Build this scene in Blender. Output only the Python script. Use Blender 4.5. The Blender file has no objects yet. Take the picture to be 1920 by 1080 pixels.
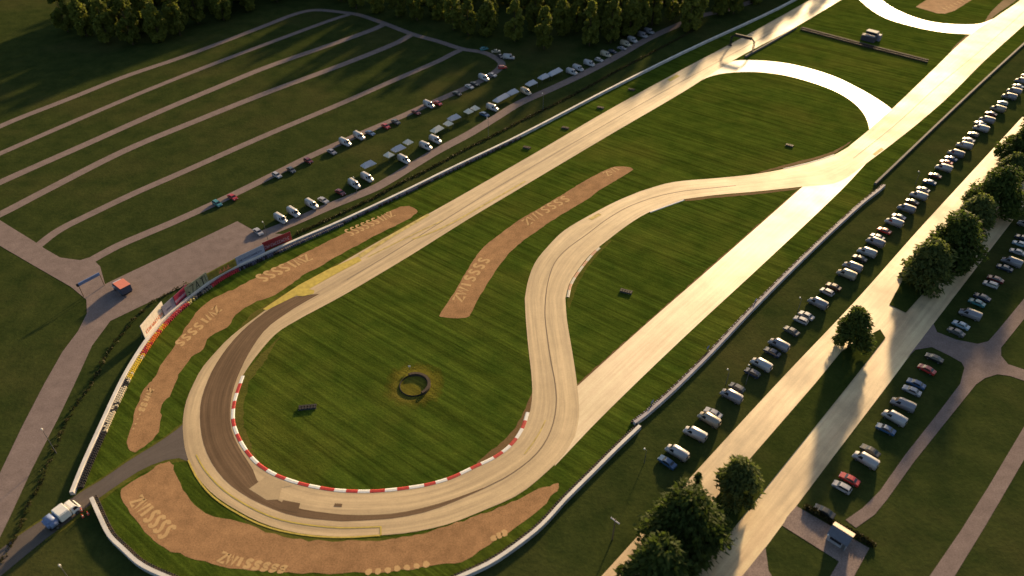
import bpy, bmesh, math, random
from mathutils import Vector, Matrix
from mathutils.geometry import tessellate_polygon

S = bpy.context.scene
COL = S.collection
R = math.radians
rnd = random.Random(7)

# ------------------------------------------------------------------ camera model
CAM_H, FPX, PITCH = 140.0, 1400.0, 39.2
cT, sT = math.cos(R(PITCH)), math.sin(R(PITCH))

def G(px, py, z=0.0):
    """point of the ground (height z) seen at a photograph position: where a thing stands"""
    a = (px - 960) / FPX; b = -(py - 540) / FPX
    d = Vector((a, cT + b * sT, -sT + b * cT))
    t = (CAM_H - z) / -d.z
    return Vector((d.x * t, d.y * t, z))

AZ = R(43.1)                                   # bearing of the straights
D1 = Vector((math.sin(AZ), math.cos(AZ), 0))    # along the straights, away from the camera
D2 = Vector((-math.cos(AZ), math.sin(AZ), 0))   # across, towards the far left
def rot_of(d): return math.atan2(d.y, d.x)

# ------------------------------------------------------------------ materials
MATS = {}
def new_mat(name):
    m = bpy.data.materials.new(name); m.use_nodes = True
    n = m.node_tree.nodes; l = m.node_tree.links
    return m, n, l, n['Principled BSDF']

def sock(n, *names):
    for k in names:
        if k in n.inputs: return n.inputs[k]

def plain(name, col, rough=0.6, spec=0.4, metal=0.0, var=0.12, scale=1.5, coat=0.0):
    if name in MATS: return MATS[name]
    m, n, l, b = new_mat(name)
    b.inputs['Roughness'].default_value = rough
    sock(b, 'Specular IOR Level').default_value = spec
    b.inputs['Metallic'].default_value = metal
    if coat: sock(b, 'Coat Weight').default_value = coat; sock(b, 'Coat Roughness').default_value = 0.1
    tc = n.new('ShaderNodeTexCoord'); nz = n.new('ShaderNodeTexNoise')
    nz.inputs['Scale'].default_value = scale; nz.inputs['Detail'].default_value = 4
    l.new(tc.outputs['Object'], nz.inputs['Vector'])
    r = n.new('ShaderNodeValToRGB')
    c = Vector(col)
    r.color_ramp.elements[0].position = 0.3; r.color_ramp.elements[1].position = 0.7
    r.color_ramp.elements[0].color = (*(c * (1 - var)), 1)
    r.color_ramp.elements[1].color = (*[min(1, x * (1 + var)) for x in c], 1)
    l.new(nz.outputs['Fac'], r.inputs['Fac']); l.new(r.outputs['Color'], b.inputs['Base Color'])
    MATS[name] = m
    return m

class NG:
    """small helper for building node chains"""
    def __init__(s, m): s.n = m.node_tree.nodes; s.l = m.node_tree.links
    def link(s, a, b): s.l.new(a, b)
    def noise(s, vec, scale, detail=4, rough=0.55):
        t = s.n.new('ShaderNodeTexNoise'); t.inputs['Scale'].default_value = scale
        t.inputs['Detail'].default_value = detail; t.inputs['Roughness'].default_value = rough
        s.l.new(vec, t.inputs['Vector']); return t.outputs['Fac']
    def mapping(s, vec, rot=0, scale=(1, 1, 1), loc=(0, 0, 0)):
        t = s.n.new('ShaderNodeMapping'); t.inputs['Rotation'].default_value = (0, 0, rot)
        t.inputs['Scale'].default_value = scale; t.inputs['Location'].default_value = loc
        s.l.new(vec, t.inputs['Vector']); return t.outputs['Vector']
    def ramp(s, fac, stops):
        t = s.n.new('ShaderNodeValToRGB'); e = t.color_ramp.elements
        while len(e) < len(stops): e.new(0.5)
        for i, (p, c) in enumerate(stops):
            e[i].position = p; e[i].color = (*c, 1) if len(c) == 3 else c
        s.l.new(fac, t.inputs['Fac']); return t.outputs['Color']
    def mix(s, fac, a, b, mode='MIX'):
        t = s.n.new('ShaderNodeMix'); t.data_type = 'RGBA'; t.blend_type = mode
        for v, i in ((fac, 0), (a, 6), (b, 7)):
            if hasattr(v, 'is_output'): s.l.new(v, t.inputs[i])
            elif i == 0: t.inputs[0].default_value = v
            else: t.inputs[i].default_value = (*v, 1)
        return t.outputs[2]
    def math(s, op, a, b):
        t = s.n.new('ShaderNodeMath'); t.operation = op
        for i, v in enumerate((a, b)):
            if hasattr(v, 'is_output'): s.l.new(v, t.inputs[i])
            else: t.inputs[i].default_value = v
        return t.outputs[0]
    def bump(s, h, bsdf, strength, dist):
        t = s.n.new('ShaderNodeBump'); t.inputs['Strength'].default_value = strength; t.inputs['Distance'].default_value = dist
        s.l.new(h, t.inputs['Height']); s.l.new(t.outputs['Normal'], bsdf.inputs['Normal'])

def grass_mat(name, dark, light, dry, streak, stripe_rot, fine=1.0, dryamt=0.62):
    m, n, l, b = new_mat(name); g = NG(m)
    tc = n.new('ShaderNodeTexCoord').outputs['Object']
    big = g.noise(tc, 0.022, 5, 0.6); mid = g.noise(tc, 0.14, 5, 0.62); small = g.noise(tc, 1.7 * fine, 3, 0.7)
    tr_ = g.mapping(tc, stripe_rot); sv = g.mapping(tr_, 0, (0.016, 0.62, 1)); st = g.noise(sv, 1.0, 3, 0.6)
    sv2 = g.mapping(tr_, 0, (0.05, 1.7, 1)); st2 = g.noise(sv2, 1.0, 2, 0.6)
    base = g.mix(g.ramp(mid, [(0.3, (0, 0, 0)), (0.72, (1, 1, 1))]), dark, light)
    base = g.mix(g.math('MULTIPLY', g.ramp(big, [(dryamt - 0.14, (0, 0, 0)), (dryamt + 0.12, (1, 1, 1))]), 0.6), base, dry)
    if streak:
        base = g.mix(streak, base, g.ramp(st, [(0.36, (0.35, 0.35, 0.35)), (0.62, (0.72, 0.72, 0.70))]), 'OVERLAY')
        base = g.mix(streak * 0.7, base, g.ramp(st2, [(0.36, (0.33, 0.33, 0.33)), (0.66, (0.72, 0.72, 0.7))]), 'OVERLAY')
    base = g.mix(0.5, base, g.ramp(small, [(0.3, (0.36, 0.36, 0.36)), (0.7, (0.66, 0.66, 0.62))]), 'OVERLAY')
    l.new(base, b.inputs['Base Color'])
    b.inputs['Roughness'].default_value = 0.95; sock(b, 'Specular IOR Level').default_value = 0.0
    g.bump(g.math('ADD', small, g.math('MULTIPLY', mid, 2.0)), b, 0.35, 0.25)
    MATS[name] = m
    return m

def road_mat(name, base, dark, rough, spec=0.5, streak=0.5, seam=None, patch=0.35, uv=True, speck=0.25):
    m, n, l, b = new_mat(name); g = NG(m)
    tcn = n.new('ShaderNodeTexCoord'); tc = tcn.outputs['Object']; uvv = tcn.outputs['UV']
    big = g.noise(tc, 0.045, 4, 0.6); mid = g.noise(tc, 0.35, 4, 0.6); small = g.noise(tc, 3.2, 3, 0.7)
    c = g.mix(g.math('MULTIPLY', g.ramp(big, [(0.42, (0, 0, 0)), (0.68, (1, 1, 1))]), patch), base, dark)
    if uv:
        s1 = g.noise(g.mapping(uvv, 0, (0.018, 5.5, 1)), 1.0, 4, 0.65)
        s2 = g.noise(g.mapping(uvv, 0, (0.05, 14, 1)), 1.0, 3, 0.6)
        c = g.mix(streak, c, g.ramp(s1, [(0.32, (0.34, 0.33, 0.32)), (0.66, (0.64, 0.64, 0.64))]), 'OVERLAY')
        c = g.mix(streak * 0.6, c, g.ramp(s2, [(0.34, (0.36, 0.36, 0.36)), (0.66, (0.62, 0.62, 0.62))]), 'OVERLAY')
    c = g.mix(speck, c, g.ramp(mid, [(0.3, (0.38, 0.38, 0.38)), (0.7, (0.62, 0.62, 0.62))]), 'OVERLAY')
    c = g.mix(speck, c, g.ramp(small, [(0.3, (0.3, 0.3, 0.3)), (0.7, (0.7, 0.7, 0.7))]), 'OVERLAY')
    l.new(c, b.inputs['Base Color'])
    rr = n.new('ShaderNodeMapRange'); rr.inputs['To Min'].default_value = rough - 0.07; rr.inputs['To Max'].default_value = rough + 0.07
    rr.inputs['From Min'].default_value = 0.3; rr.inputs['From Max'].default_value = 0.7
    l.new(big, rr.inputs['Value']); l.new(rr.outputs[0], b.inputs['Roughness'])
    sock(b, 'Specular IOR Level').default_value = spec
    g.bump(small, b, 0.15, 0.03)
    MATS[name] = m
    return m

def leaf_mat(name, dark, light, trans=0.35):
    m, n, l, b = new_mat(name); g = NG(m)
    geo = n.new('ShaderNodeNewGeometry'); oi = n.new('ShaderNodeObjectInfo')
    tc = n.new('ShaderNodeTexCoord').outputs['Object']
    clump = g.noise(tc, 0.55, 3, 0.6)
    f = g.math('ADD', g.math('MULTIPLY', geo.outputs['Random Per Island'], 0.55), g.math('MULTIPLY', clump, 0.6))
    c = g.ramp(f, [(0.2, dark), (0.85, light)])
    c = g.mix(g.math('MULTIPLY', oi.outputs['Random'], 0.45), c, [x * 0.55 for x in dark])
    l.new(c, b.inputs['Base Color']); b.inputs['Roughness'].default_value = 0.7
    sock(b, 'Specular IOR Level').default_value = 0.12
    tr = n.new('ShaderNodeBsdfTranslucent'); l.new(g.mix(0.5, c, (light[0] * 1.0, light[1] * 1.15, light[2] * 0.7)), tr.inputs['Color'])
    mx = n.new('ShaderNodeMixShader'); mx.inputs[0].default_value = trans
    out = n['Material Output']
    l.new(b.outputs[0], mx.inputs[1]); l.new(tr.outputs[0], mx.inputs[2]); l.new(mx.outputs[0], out.inputs['Surface'])
    MATS[name] = m
    return m

STRIPE = R(-37)
M_ground = grass_mat('olive_grass', (0.023, 0.035, 0.010), (0.046, 0.057, 0.016), (0.075, 0.066, 0.024), 0.0, 0, 0.6, 0.62)
M_infield = grass_mat('mown_grass', (0.031, 0.053, 0.007), (0.060, 0.083, 0.011), (0.105, 0.100, 0.018), 0.7, -STRIPE, 1.0, 0.64)
M_median = grass_mat('median_grass', (0.022, 0.034, 0.008), (0.042, 0.054, 0.013), (0.06, 0.055, 0.02), 0.0, 0, 0.8, 0.7)
M_drygrass = grass_mat('dry_grass', (0.092, 0.090, 0.013), (0.150, 0.132, 0.021), (0.13, 0.10, 0.03), 0.5, -STRIPE, 1.0, 0.6)
M_verge = grass_mat('verge_grass', (0.062, 0.072, 0.013), (0.105, 0.105, 0.020), (0.14, 0.105, 0.034), 0.2, 0, 1.0, 0.6)
M_track = road_mat('track_concrete', (0.48, 0.355, 0.20), (0.37, 0.27, 0.15), 0.64, 0.55, 0.7)
M_rubber = road_mat('rubbered_asphalt', (0.150, 0.096, 0.055), (0.095, 0.060, 0.035), 0.75, 0.12, 0.9)
M_runway = road_mat('bleached_concrete', (0.66, 0.52, 0.32), (0.52, 0.40, 0.235), 0.56, 0.85, 0.5, patch=0.7)
M_link = road_mat('link_concrete', (0.58, 0.48, 0.33), (0.52, 0.43, 0.29), 0.47, 0.6, 0.2)
M_lane = road_mat('lane_concrete', (0.60, 0.445, 0.25), (0.36, 0.255, 0.145), 0.59, 0.7, 0.8, patch=0.75)
M_patch = road_mat('patch_concrete', (0.42, 0.31, 0.175), (0.33, 0.24, 0.135), 0.65, 0.45, 0.6)
M_asphalt = road_mat('grey_asphalt', (0.110, 0.090, 0.078), (0.085, 0.070, 0.062), 0.8, 0.2, 0.3)
M_gravel = road_mat('pink_gravel', (0.200, 0.155, 0.142), (0.165, 0.128, 0.118), 0.97, 0.05, 0.2, uv=False, speck=0.55)
M_cobble = road_mat('mottled_gravel', (0.235, 0.180, 0.160), (0.17, 0.13, 0.118), 0.95, 0.08, 0.2, uv=False, speck=0.8, patch=0.6)
M_trap = road_mat('gravel_trap_sand', (0.325, 0.185, 0.090), (0.235, 0.130, 0.062), 0.97, 0.05, 0.2, uv=False, speck=0.75, patch=0.55)
M_dirt = road_mat('bare_dirt', (0.16, 0.098, 0.045), (0.11, 0.085, 0.03), 0.97, 0.05, 0.2, uv=False, speck=0.5)
M_rake = road_mat('raked_sand', (0.50, 0.325, 0.155), (0.44, 0.28, 0.13), 0.97, 0.05, 0.1, uv=False, speck=0.3)
M_yellow = plain('yellow_road_paint', (0.48, 0.365, 0.075), 0.75, 0.2, var=0.18, scale=0.8)
M_paleyellow = plain('worn_yellow_paint', (0.47, 0.36, 0.12), 0.75, 0.2, var=0.3, scale=0.6)
M_white = plain('white_paint', (0.70, 0.68, 0.64), 0.6, 0.3, var=0.08)
M_red = plain('red_paint', (0.42, 0.035, 0.03), 0.6, 0.3, var=0.15)
M_wall = plain('pale_concrete', (0.62, 0.585, 0.54), 0.75, 0.25, var=0.12, scale=0.4)
M_walldark = plain('weathered_concrete', (0.10, 0.095, 0.10), 0.8, 0.2, var=0.2, scale=0.4)
M_tyre = plain('black_tyre', (0.022, 0.020, 0.022), 0.75, 0.25, var=0.3, scale=1.2)
M_tyrebrown = plain('dusty_tyre', (0.050, 0.036, 0.028), 0.8, 0.2, var=0.25, scale=1.2)
M_glass = plain('tinted_glass', (0.018, 0.020, 0.026), 0.12, 0.5, var=0.0)
M_carwheel = plain('wheel_rubber', (0.02, 0.02, 0.02), 0.7, 0.3, var=0.1)
M_bark = plain('bark', (0.060, 0.045, 0.030), 0.9, 0.1, var=0.3, scale=2)
M_steel = plain('grey_steel', (0.12, 0.12, 0.13), 0.5, 0.4, metal=0.3)
M_wood = plain('weathered_pole_wood', (0.16, 0.11, 0.08), 0.85, 0.15, var=0.25, scale=1)
M_canvas = plain('cream_canvas', (0.70, 0.64, 0.54), 0.85, 0.15, var=0.05)
M_greyshade = plain('grey_paint_shaded_canvas', (0.46, 0.46, 0.52), 0.85, 0.15, var=0.05)  # grey for cab and crossarm; on tents, shade put into white canvas
M_hedge = leaf_mat('hedge_leaf', (0.024, 0.024, 0.009), (0.060, 0.052, 0.018), 0.2)
M_leafF = leaf_mat('forest_leaf', (0.080, 0.102, 0.019), (0.195, 0.205, 0.036), 0.42)
M_leafD = leaf_mat('dark_leaf', (0.032, 0.054, 0.013), (0.092, 0.120, 0.026), 0.38)
M_leafL = leaf_mat('light_leaf', (0.052, 0.078, 0.024), (0.145, 0.165, 0.048), 0.38)

# ------------------------------------------------------------------ object helpers
def tag(o, label=None, cat=None, group=None, kind=None):
    if label: o['label'] = label
    if cat: o['category'] = cat
    if group: o['group'] = group
    if kind: o['kind'] = kind
    return o

def link_mesh(name, bm, mat, parent=None, smooth=False):
    me = bpy.data.meshes.new(name); bm.to_mesh(me); bm.free()
    if smooth:
        for p in me.polygons: p.use_smooth = True
    for m in (mat if isinstance(mat, (list, tuple)) else [mat]): me.materials.append(m)
    o = bpy.data.objects.new(name, me); COL.objects.link(o)
    if parent: o.parent = parent
    return o

def empty(name, loc, rz=0.0):
    o = bpy.data.objects.new(name, None); COL.objects.link(o)
    o.location = loc; o.rotation_euler = (0, 0, rz); o.empty_display_size = 0.5
    return o

def copy_tree(o, parent=None):
    c = o.copy(); COL.objects.link(c)
    if parent: c.parent = parent
    for ch in list(o.children): copy_tree(ch, c)
    return c

def kids(o, name): return [c for c in o.children if c.name.split('.')[0] == name]

def box(bm, x0, x1, y0, y1, z0, z1, mi=0, mtx=None):
    vs = [Vector((x, y, z)) for z in (z0, z1) for y in (y0, y1) for x in (x0, x1)]
    if mtx: vs = [mtx @ v for v in vs]
    v = [bm.verts.new(p) for p in vs]
    for f in ((0, 2, 3, 1), (4, 5, 7, 6), (0, 1, 5, 4), (2, 6, 7, 3), (0, 4, 6, 2), (1, 3, 7, 5)):
        fc = bm.faces.new([v[i] for i in f]); fc.material_index = mi
    return v

def tube(bm, p, q, r0, r1=None, seg=8, cap=True, mi=0):
    p = Vector(p); q = Vector(q); r1 = r0 if r1 is None else r1
    d = (q - p).normalized(); a = d.orthogonal().normalized(); b = d.cross(a)
    A = [bm.verts.new(p + (a * math.cos(t) + b * math.sin(t)) * r0) for t in [2 * math.pi * i / seg for i in range(seg)]]
    B = [bm.verts.new(q + (a * math.cos(t) + b * math.sin(t)) * r1) for t in [2 * math.pi * i / seg for i in range(seg)]]
    for i in range(seg):
        f = bm.faces.new((A[i], A[(i + 1) % seg], B[(i + 1) % seg], B[i])); f.material_index = mi
    if cap:
        bm.faces.new(A[::-1]).material_index = mi; bm.faces.new(B).material_index = mi

def bevel(bm, off=0.06, seg=2, ang=30):
    bmesh.ops.recalc_face_normals(bm, faces=bm.faces)
    es = [e for e in bm.edges if len(e.link_faces) == 2 and e.calc_face_angle(0) > R(ang)]
    bmesh.ops.bevel(bm, geom=es, offset=off, segments=seg, affect='EDGES', clamp_overlap=True)

def smooth_line(pts, n=6, closed=False):
    """Catmull-Rom through points"""
    out = []; N = len(pts)
    rng = range(N if closed else N - 1)
    for i in rng:
        if closed: p0, p1, p2, p3 = (pts[(i + k - 1) % N] for k in range(4))
        else: p0, p1, p2, p3 = pts[max(i - 1, 0)], pts[i], pts[i + 1], pts[min(i + 2, N - 1)]
        # centripetal-ish : limit tangents by chord lengths
        d1 = (p2 - p1).length
        m1 = (p2 - p0) * (d1 / max((p2 - p1).length + (p1 - p0).length, 1e-6)) if (p1 - p0).length > 1e-6 else (p2 - p1)
        m2 = (p3 - p1) * (d1 / max((p3 - p2).length + (p2 - p1).length, 1e-6)) if (p3 - p2).length > 1e-6 else (p2 - p1)
        for k in range(n):
            t = k / n; t2 = t * t; t3 = t2 * t
            out.append(p1 * (2 * t3 - 3 * t2 + 1) + m1 * (t3 - 2 * t2 + t) + p2 * (-2 * t3 + 3 * t2) + m2 * (t3 - t2))
    if not closed: out.append(pts[-1].copy())
    return out

def resample(pts, n):
    L = [0.0]
    for a, b in zip(pts, pts[1:]): L.append(L[-1] + (b - a).length)
    out = []; j = 0
    for i in range(n):
        d = L[-1] * i / (n - 1)
        while j < len(pts) - 2 and L[j + 1] < d: j += 1
        t = (d - L[j]) / max(L[j + 1] - L[j], 1e-9)
        out.append(pts[j].lerp(pts[j + 1], min(max(t, 0), 1)))
    return out

def P(lst, z=0.0): return [G(x, y, z) for x, y in lst]

def sheet(name, px, z, mat, sm=0, jag=0.0, label=None, kind='structure'):
    """a flat ground sheet with the given outline"""
    pts = P(px, 0)
    if sm: pts = smooth_line(pts, sm, True)
    if jag:
        r = random.Random(len(px) * 31 + int(px[0][0])); q = []
        for i, a in enumerate(pts):
            b = pts[(i + 1) % len(pts)]; k = max(1, int((b - a).length / 1.2))
            for t in range(k): q.append(a.lerp(b, t / k) + Vector((r.uniform(-jag, jag), r.uniform(-jag, jag), 0)))
        pts = q
    pts = [Vector((p.x, p.y, z)) for p in pts]
    bm = bmesh.new(); vs = [bm.verts.new(p) for p in pts]
    for tri in tessellate_polygon([pts]):
        try: bm.faces.new([vs[i] for i in tri])
        except ValueError: pass
    bmesh.ops.recalc_face_normals(bm, faces=bm.faces)
    for f in bm.faces:
        if f.normal.z < 0: f.normal_flip()
    o = link_mesh(name, bm, mat)
    return tag(o, label, None, None, kind)

def strip_mesh(Lp, Rp, z, mi_fn=None, across=4):
    bm = bmesh.new(); uvl = bm.loops.layers.uv.new('UVMap'); rows = []; s = 0; ss = []
    for i, (a, b) in enumerate(zip(Lp, Rp)):
        if i: s += ((a + b) * 0.5 - (Lp[i - 1] + Rp[i - 1]) * 0.5).length
        ss.append(s)
        rows.append([bm.verts.new(Vector((*(a.lerp(b, k / across).xy), z))) for k in range(across + 1)])
    for i in range(len(rows) - 1):
        for k in range(across):
            f = bm.faces.new((rows[i][k], rows[i + 1][k], rows[i + 1][k + 1], rows[i][k + 1]))
            for lp, (si, ki) in zip(f.loops, ((i, k), (i + 1, k), (i + 1, k + 1), (i, k + 1))):
                lp[uvl].uv = (ss[si], ki / across)
            if mi_fn: f.material_index = mi_fn(0.5 * (ss[i] + ss[i + 1]))
    bmesh.ops.recalc_face_normals(bm, faces=bm.faces)
    if sum(f.normal.z for f in bm.faces) < 0: bmesh.ops.reverse_faces(bm, faces=bm.faces)
    return bm

def ribbon(name, sections, z, mat, label=None, step=3.0, across=4):
    """road between two edge lines, given as sections of matching left and right edges"""
    Lp, Rp = [], []
    for Ls, Rs in sections:
        a = smooth_line(P(Ls)); b = smooth_line(P(Rs))
        n = max(3, int(sum((q - p).length for p, q in zip(a, a[1:])) / step))
        a = resample(a, n); b = resample(b, n)
        if Lp: a, b = a[1:], b[1:]
        Lp += a; Rp += b
    o = link_mesh(name, strip_mesh(Lp, Rp, z, None, across), mat)
    return tag(o, label, None, None, 'structure')

def offset_line(pts, d):
    out = []
    for i, p in enumerate(pts):
        t = (pts[min(i + 1, len(pts) - 1)] - pts[max(i - 1, 0)]); t.z = 0; t.normalize()
        out.append(p + Vector((-t.y, t.x, 0)) * d)
    return out

def path(name, px, w, z, mat, label=None, step=2.5):
    c = resample(smooth_line(P(px)), max(4, int(sum((q - p).length for p, q in zip(P(px), P(px)[1:])) / step)))
    o = link_mesh(name, strip_mesh(offset_line(c, w / 2), offset_line(c, -w / 2), z), mat)
    return tag(o, label, None, None, 'structure')

# ------------------------------------------------------------------ ground and infield
bm = bmesh.new()
for f in (0,):
    vs = [bm.verts.new(p) for p in ((-1800, -600, 0), (1800, -600, 0), (1800, 2600, 0), (-1800, 2600, 0))]
    bm.faces.new(vs)
tag(link_mesh('ground', bm, M_ground), 'olive grass ground around the circuit', None, None, 'structure')

left_wall = [(1700, -125), (1487, 3), (1280, 101), (1140, 171), (973, 258), (840, 322), (763, 360), (640, 418), (547, 458), (467, 494),
             (417, 518), (383, 541), (353, 564), (310, 601), (280, 637), (257, 671), (230, 718), (187, 811), (157, 878), (137, 928)]
low_wall = [(174, 938), (187, 967), (207, 1007), (233, 1033), (267, 1063), (325, 1090), (420, 1128), (560, 1152), (700, 1142), (800, 1112),
            (873, 1081), (923, 1057), (973, 1023), (1017, 987), (1057, 943), (1107, 893), (1157, 843), (1199, 803)]
mid_wall = [(1189, 797), (1207, 784), (1227, 767), (1257, 740), (1280, 718), (1330, 668), (1413, 580), (1513, 480), (1613, 387), (1647, 360), (1657, 351)]
top_wall = [(1640, 347), (1713, 277), (1780, 213), (1847, 150), (1920, 83), (2060, -45)]
sheet('infield_grass', left_wall + low_wall + mid_wall[1:-2] + top_wall, 0.02, M_infield, label='mown striped grass inside the barriers')

# ------------------------------------------------------------------ race track
outer = [
 [(1725, -123), (1577, -35), (1513, 3), (1393, 70), (1280, 130), (1140, 207), (1007, 285), (880, 358)],
 [(880, 358), (802, 402), (720, 447), (640, 493), (560, 541), (497, 582)],
 [(497, 582), (433, 631), (400, 665), (377, 693), (362, 722), (350, 750), (343, 787), (345, 830), (352, 860), (367, 890), (400, 927), (450, 960), (500, 984), (567, 1001), (640, 1007)],
 [(640, 1007), (713, 1004), (773, 998), (840, 983), (907, 957), (973, 927), (1023, 887), (1057, 853), (1078, 818)],
 [(1078, 818), (1086, 780), (1082, 722), (1073, 660), (1063, 600), (1060, 560)],
 [(1060, 560), (1067, 533), (1083, 507), (1107, 477), (1140, 450), (1180, 420), (1217, 398), (1280, 374)],
 [(1280, 374), (1340, 366), (1420, 359), (1505, 350), (1570, 342), (1625, 306)],
 [(1625, 306), (1670, 272), (1723, 230), (1780, 180), (1847, 113), (1920, 47), (2070, -92)]]
inner = [
 [(1790, -123), (1640, -37), (1577, 0), (1493, 50), (1377, 112), (1280, 173), (1140, 255), (967, 358)],
 [(967, 358), (870, 416), (773, 477), (700, 521), (640, 556), (567, 595)],
 [(567, 595), (520, 624), (483, 665), (460, 697), (447, 720), (437, 753), (434, 787), (441, 813), (457, 843), (480, 870), (510, 890), (547, 905), (587, 915), (633, 922)],
 [(633, 922), (683, 924), (723, 922), (767, 917), (807, 910), (847, 898), (890, 878), (933, 857), (963, 833), (983, 803)],
 [(983, 803), (993, 775), (998, 740), (996, 700), (991, 655), (986, 600), (984, 560)],
 [(984, 560), (990, 527), (1003, 493), (1023, 467), (1057, 433), (1107, 403), (1157, 377), (1200, 359)],
 [(1200, 359), (1260, 342), (1347, 334), (1413, 327), (1470, 317), (1530, 302), (1565, 290), (1590, 276)],
 [(1590, 276), (1630, 243), (1673, 204), (1747, 133), (1813, 70), (1870, 30), (1913, 0), (2010, -92)]]
ribbon('race_track', list(zip(outer, inner)), 0.06, M_track, 'tan concrete circuit curving round the infield', across=6)
ribbon('runway', [([(1075, 731), (1200, 618), (1350, 487), (1505, 350), (1570, 292)], [(1040, 874), (1133, 777), (1280, 635), (1430, 496), (1577, 357), (1630, 300)])],
       0.045, M_runway, 'bleached straight strip cutting across the circuit')
ribbon('link_road', [([(1362, 121), (1377, 114), (1413, 113), (1463, 117), (1513, 127), (1563, 143), (1613, 167), (1647, 187), (1673, 206), (1690, 228)],
                      [(1310, 153), (1333, 143), (1363, 137), (1413, 135), (1463, 140), (1513, 152), (1563, 170), (1597, 190), (1617, 210), (1627, 230), (1632, 260)])],
       0.05, M_link, 'white curved link road between the two straights')
ribbon('link_road', [([(1530, -110), (1570, -40), (1612, 0), (1633, 18), (1663, 35), (1713, 50), (1763, 60), (1813, 64), (1850, 64), (1875, 58)],
                      [(1575, -110), (1615, -40), (1653, 0), (1680, 18), (1713, 32), (1747, 41), (1780, 45), (1820, 46), (1843, 43), (1890, 22)])],
       0.05, M_link, 'white curved link road at the far end of the infield')

# darker resurfaced lane through the hairpin, patches and seams on the track
ribbon('rubbered_lane', [
 ([(547, 557), (520, 571), (490, 591), (457, 618), (427, 651), (402, 688), (387, 720), (377, 753), (375, 787), (381, 830), (397, 868), (423, 902), (460, 930), (500, 950), (540, 965), (583, 973), (640, 978)],
  [(600, 551), (571, 567), (543, 584), (499, 617), (467, 662), (449, 699), (440, 722), (433, 753), (432, 793), (440, 822), (456, 852), (474, 880), (484, 904), (508, 929), (545, 949), (590, 959), (640, 965)]),
 ([(640, 978), (690, 976), (740, 972), (800, 960), (850, 942), (907, 917)], [(640, 966), (690, 966), (740, 963), (798, 951), (846, 937), (906, 915)])],
 0.075, M_rubber, 'dark rubbered lane through the hairpin', across=6)
for nm, q, m in (('repair_patch', [(500, 893), (467, 917), (500, 938), (523, 937), (528, 915), (548, 911)], M_patch),
                 ('repair_patch', [(531, 938), (563, 944), (558, 962), (522, 954)], M_rubber),
                 ('repair_patch', [(628, 944), (642, 945), (641, 951), (626, 950)], M_rubber)):
    sheet(nm, q, 0.09, m, label='square repair patch in the hairpin surface')
path('surface_seam', [(907, 916), (957, 890), (1007, 850), (1033, 807), (1043, 760), (1041, 720), (1033, 677), (1027, 637), (1022, 593), (1023, 560), (1028, 527), (1040, 493),
                      (1063, 467), (1100, 440), (1140, 410), (1187, 384), (1260, 362), (1380, 348)], 0.28, 0.085, plain('seam_tar', (0.17, 0.125, 0.08), 0.7, 0.2), 'thin dark tar seam along the lane')
path('surface_seam', [(1600, 297), (1680, 233), (1760, 160), (1850, 85), (1960, -15)], 0.25, 0.085, MATS['seam_tar'], 'thin tar seam on the far straight')
path('surface_seam', [(650, 525), (760, 459), (925, 356), (1140, 231), (1280, 152), (1450, 60)], 0.35, 0.085, plain('seam_wear', (0.25, 0.195, 0.13), 0.7, 0.2), 'worn line along the main straight')

# painted lines
def line(px, w, mat, z=0.1, name='painted_line', label='yellow painted line on the track'): return path(name, px, w, z, mat, label)
line([(353, 863), (370, 897), (400, 932), (450, 965), (500, 988), (567, 1003), (640, 1008), (713, 1004)], 0.35, M_yellow)
line([(368, 853), (383, 880), (417, 917), (467, 950), (517, 972), (567, 983), (640, 990), (713, 988)], 0.3, M_yellow)
line([(714, 987), (714, 1004)], 0.35, M_yellow, 0.115)
line([(983, 852), (1007, 820), (1023, 788)], 0.3, M_paleyellow)
sheet('painted_kerb', [(493, 580), (560, 535), (620, 503), (672, 481), (678, 489), (628, 515), (575, 545), (500, 582)], 0.1, M_yellow, label='yellow painted kerb edge on the main straight')
sheet('painted_kerb', [(672, 478), (740, 436), (802, 401), (806, 404), (742, 441), (676, 484)], 0.1, M_paleyellow, label='faded yellow kerb edge on the main straight')
line([(773, 449), (810, 436), (850, 417), (905, 386), (985, 340)], 0.7, M_paleyellow)
line([(690, 482), (760, 447), (830, 414)], 0.45, M_paleyellow)
sheet('painted_patch', [(555, 548), (572, 541), (590, 545), (588, 551), (568, 556), (557, 555)], 0.118, M_yellow, label='yellow painted marker at the start of the hairpin')
sheet('painted_patch', [(1103, 410), (1122, 400), (1128, 403), (1110, 413)], 0.1, M_paleyellow, label='yellow painted patch entering the curve')
sheet('painted_patch', [(1636, 289), (1652, 277), (1657, 280), (1641, 292)], 0.1, M_paleyellow, label='yellow painted patch on the far straight')
sheet('painted_patch', [(1250, 150), (1268, 140), (1275, 143), (1257, 153)], 0.1, M_yellow, label='yellow painted patch on the shaded straight')

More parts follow.
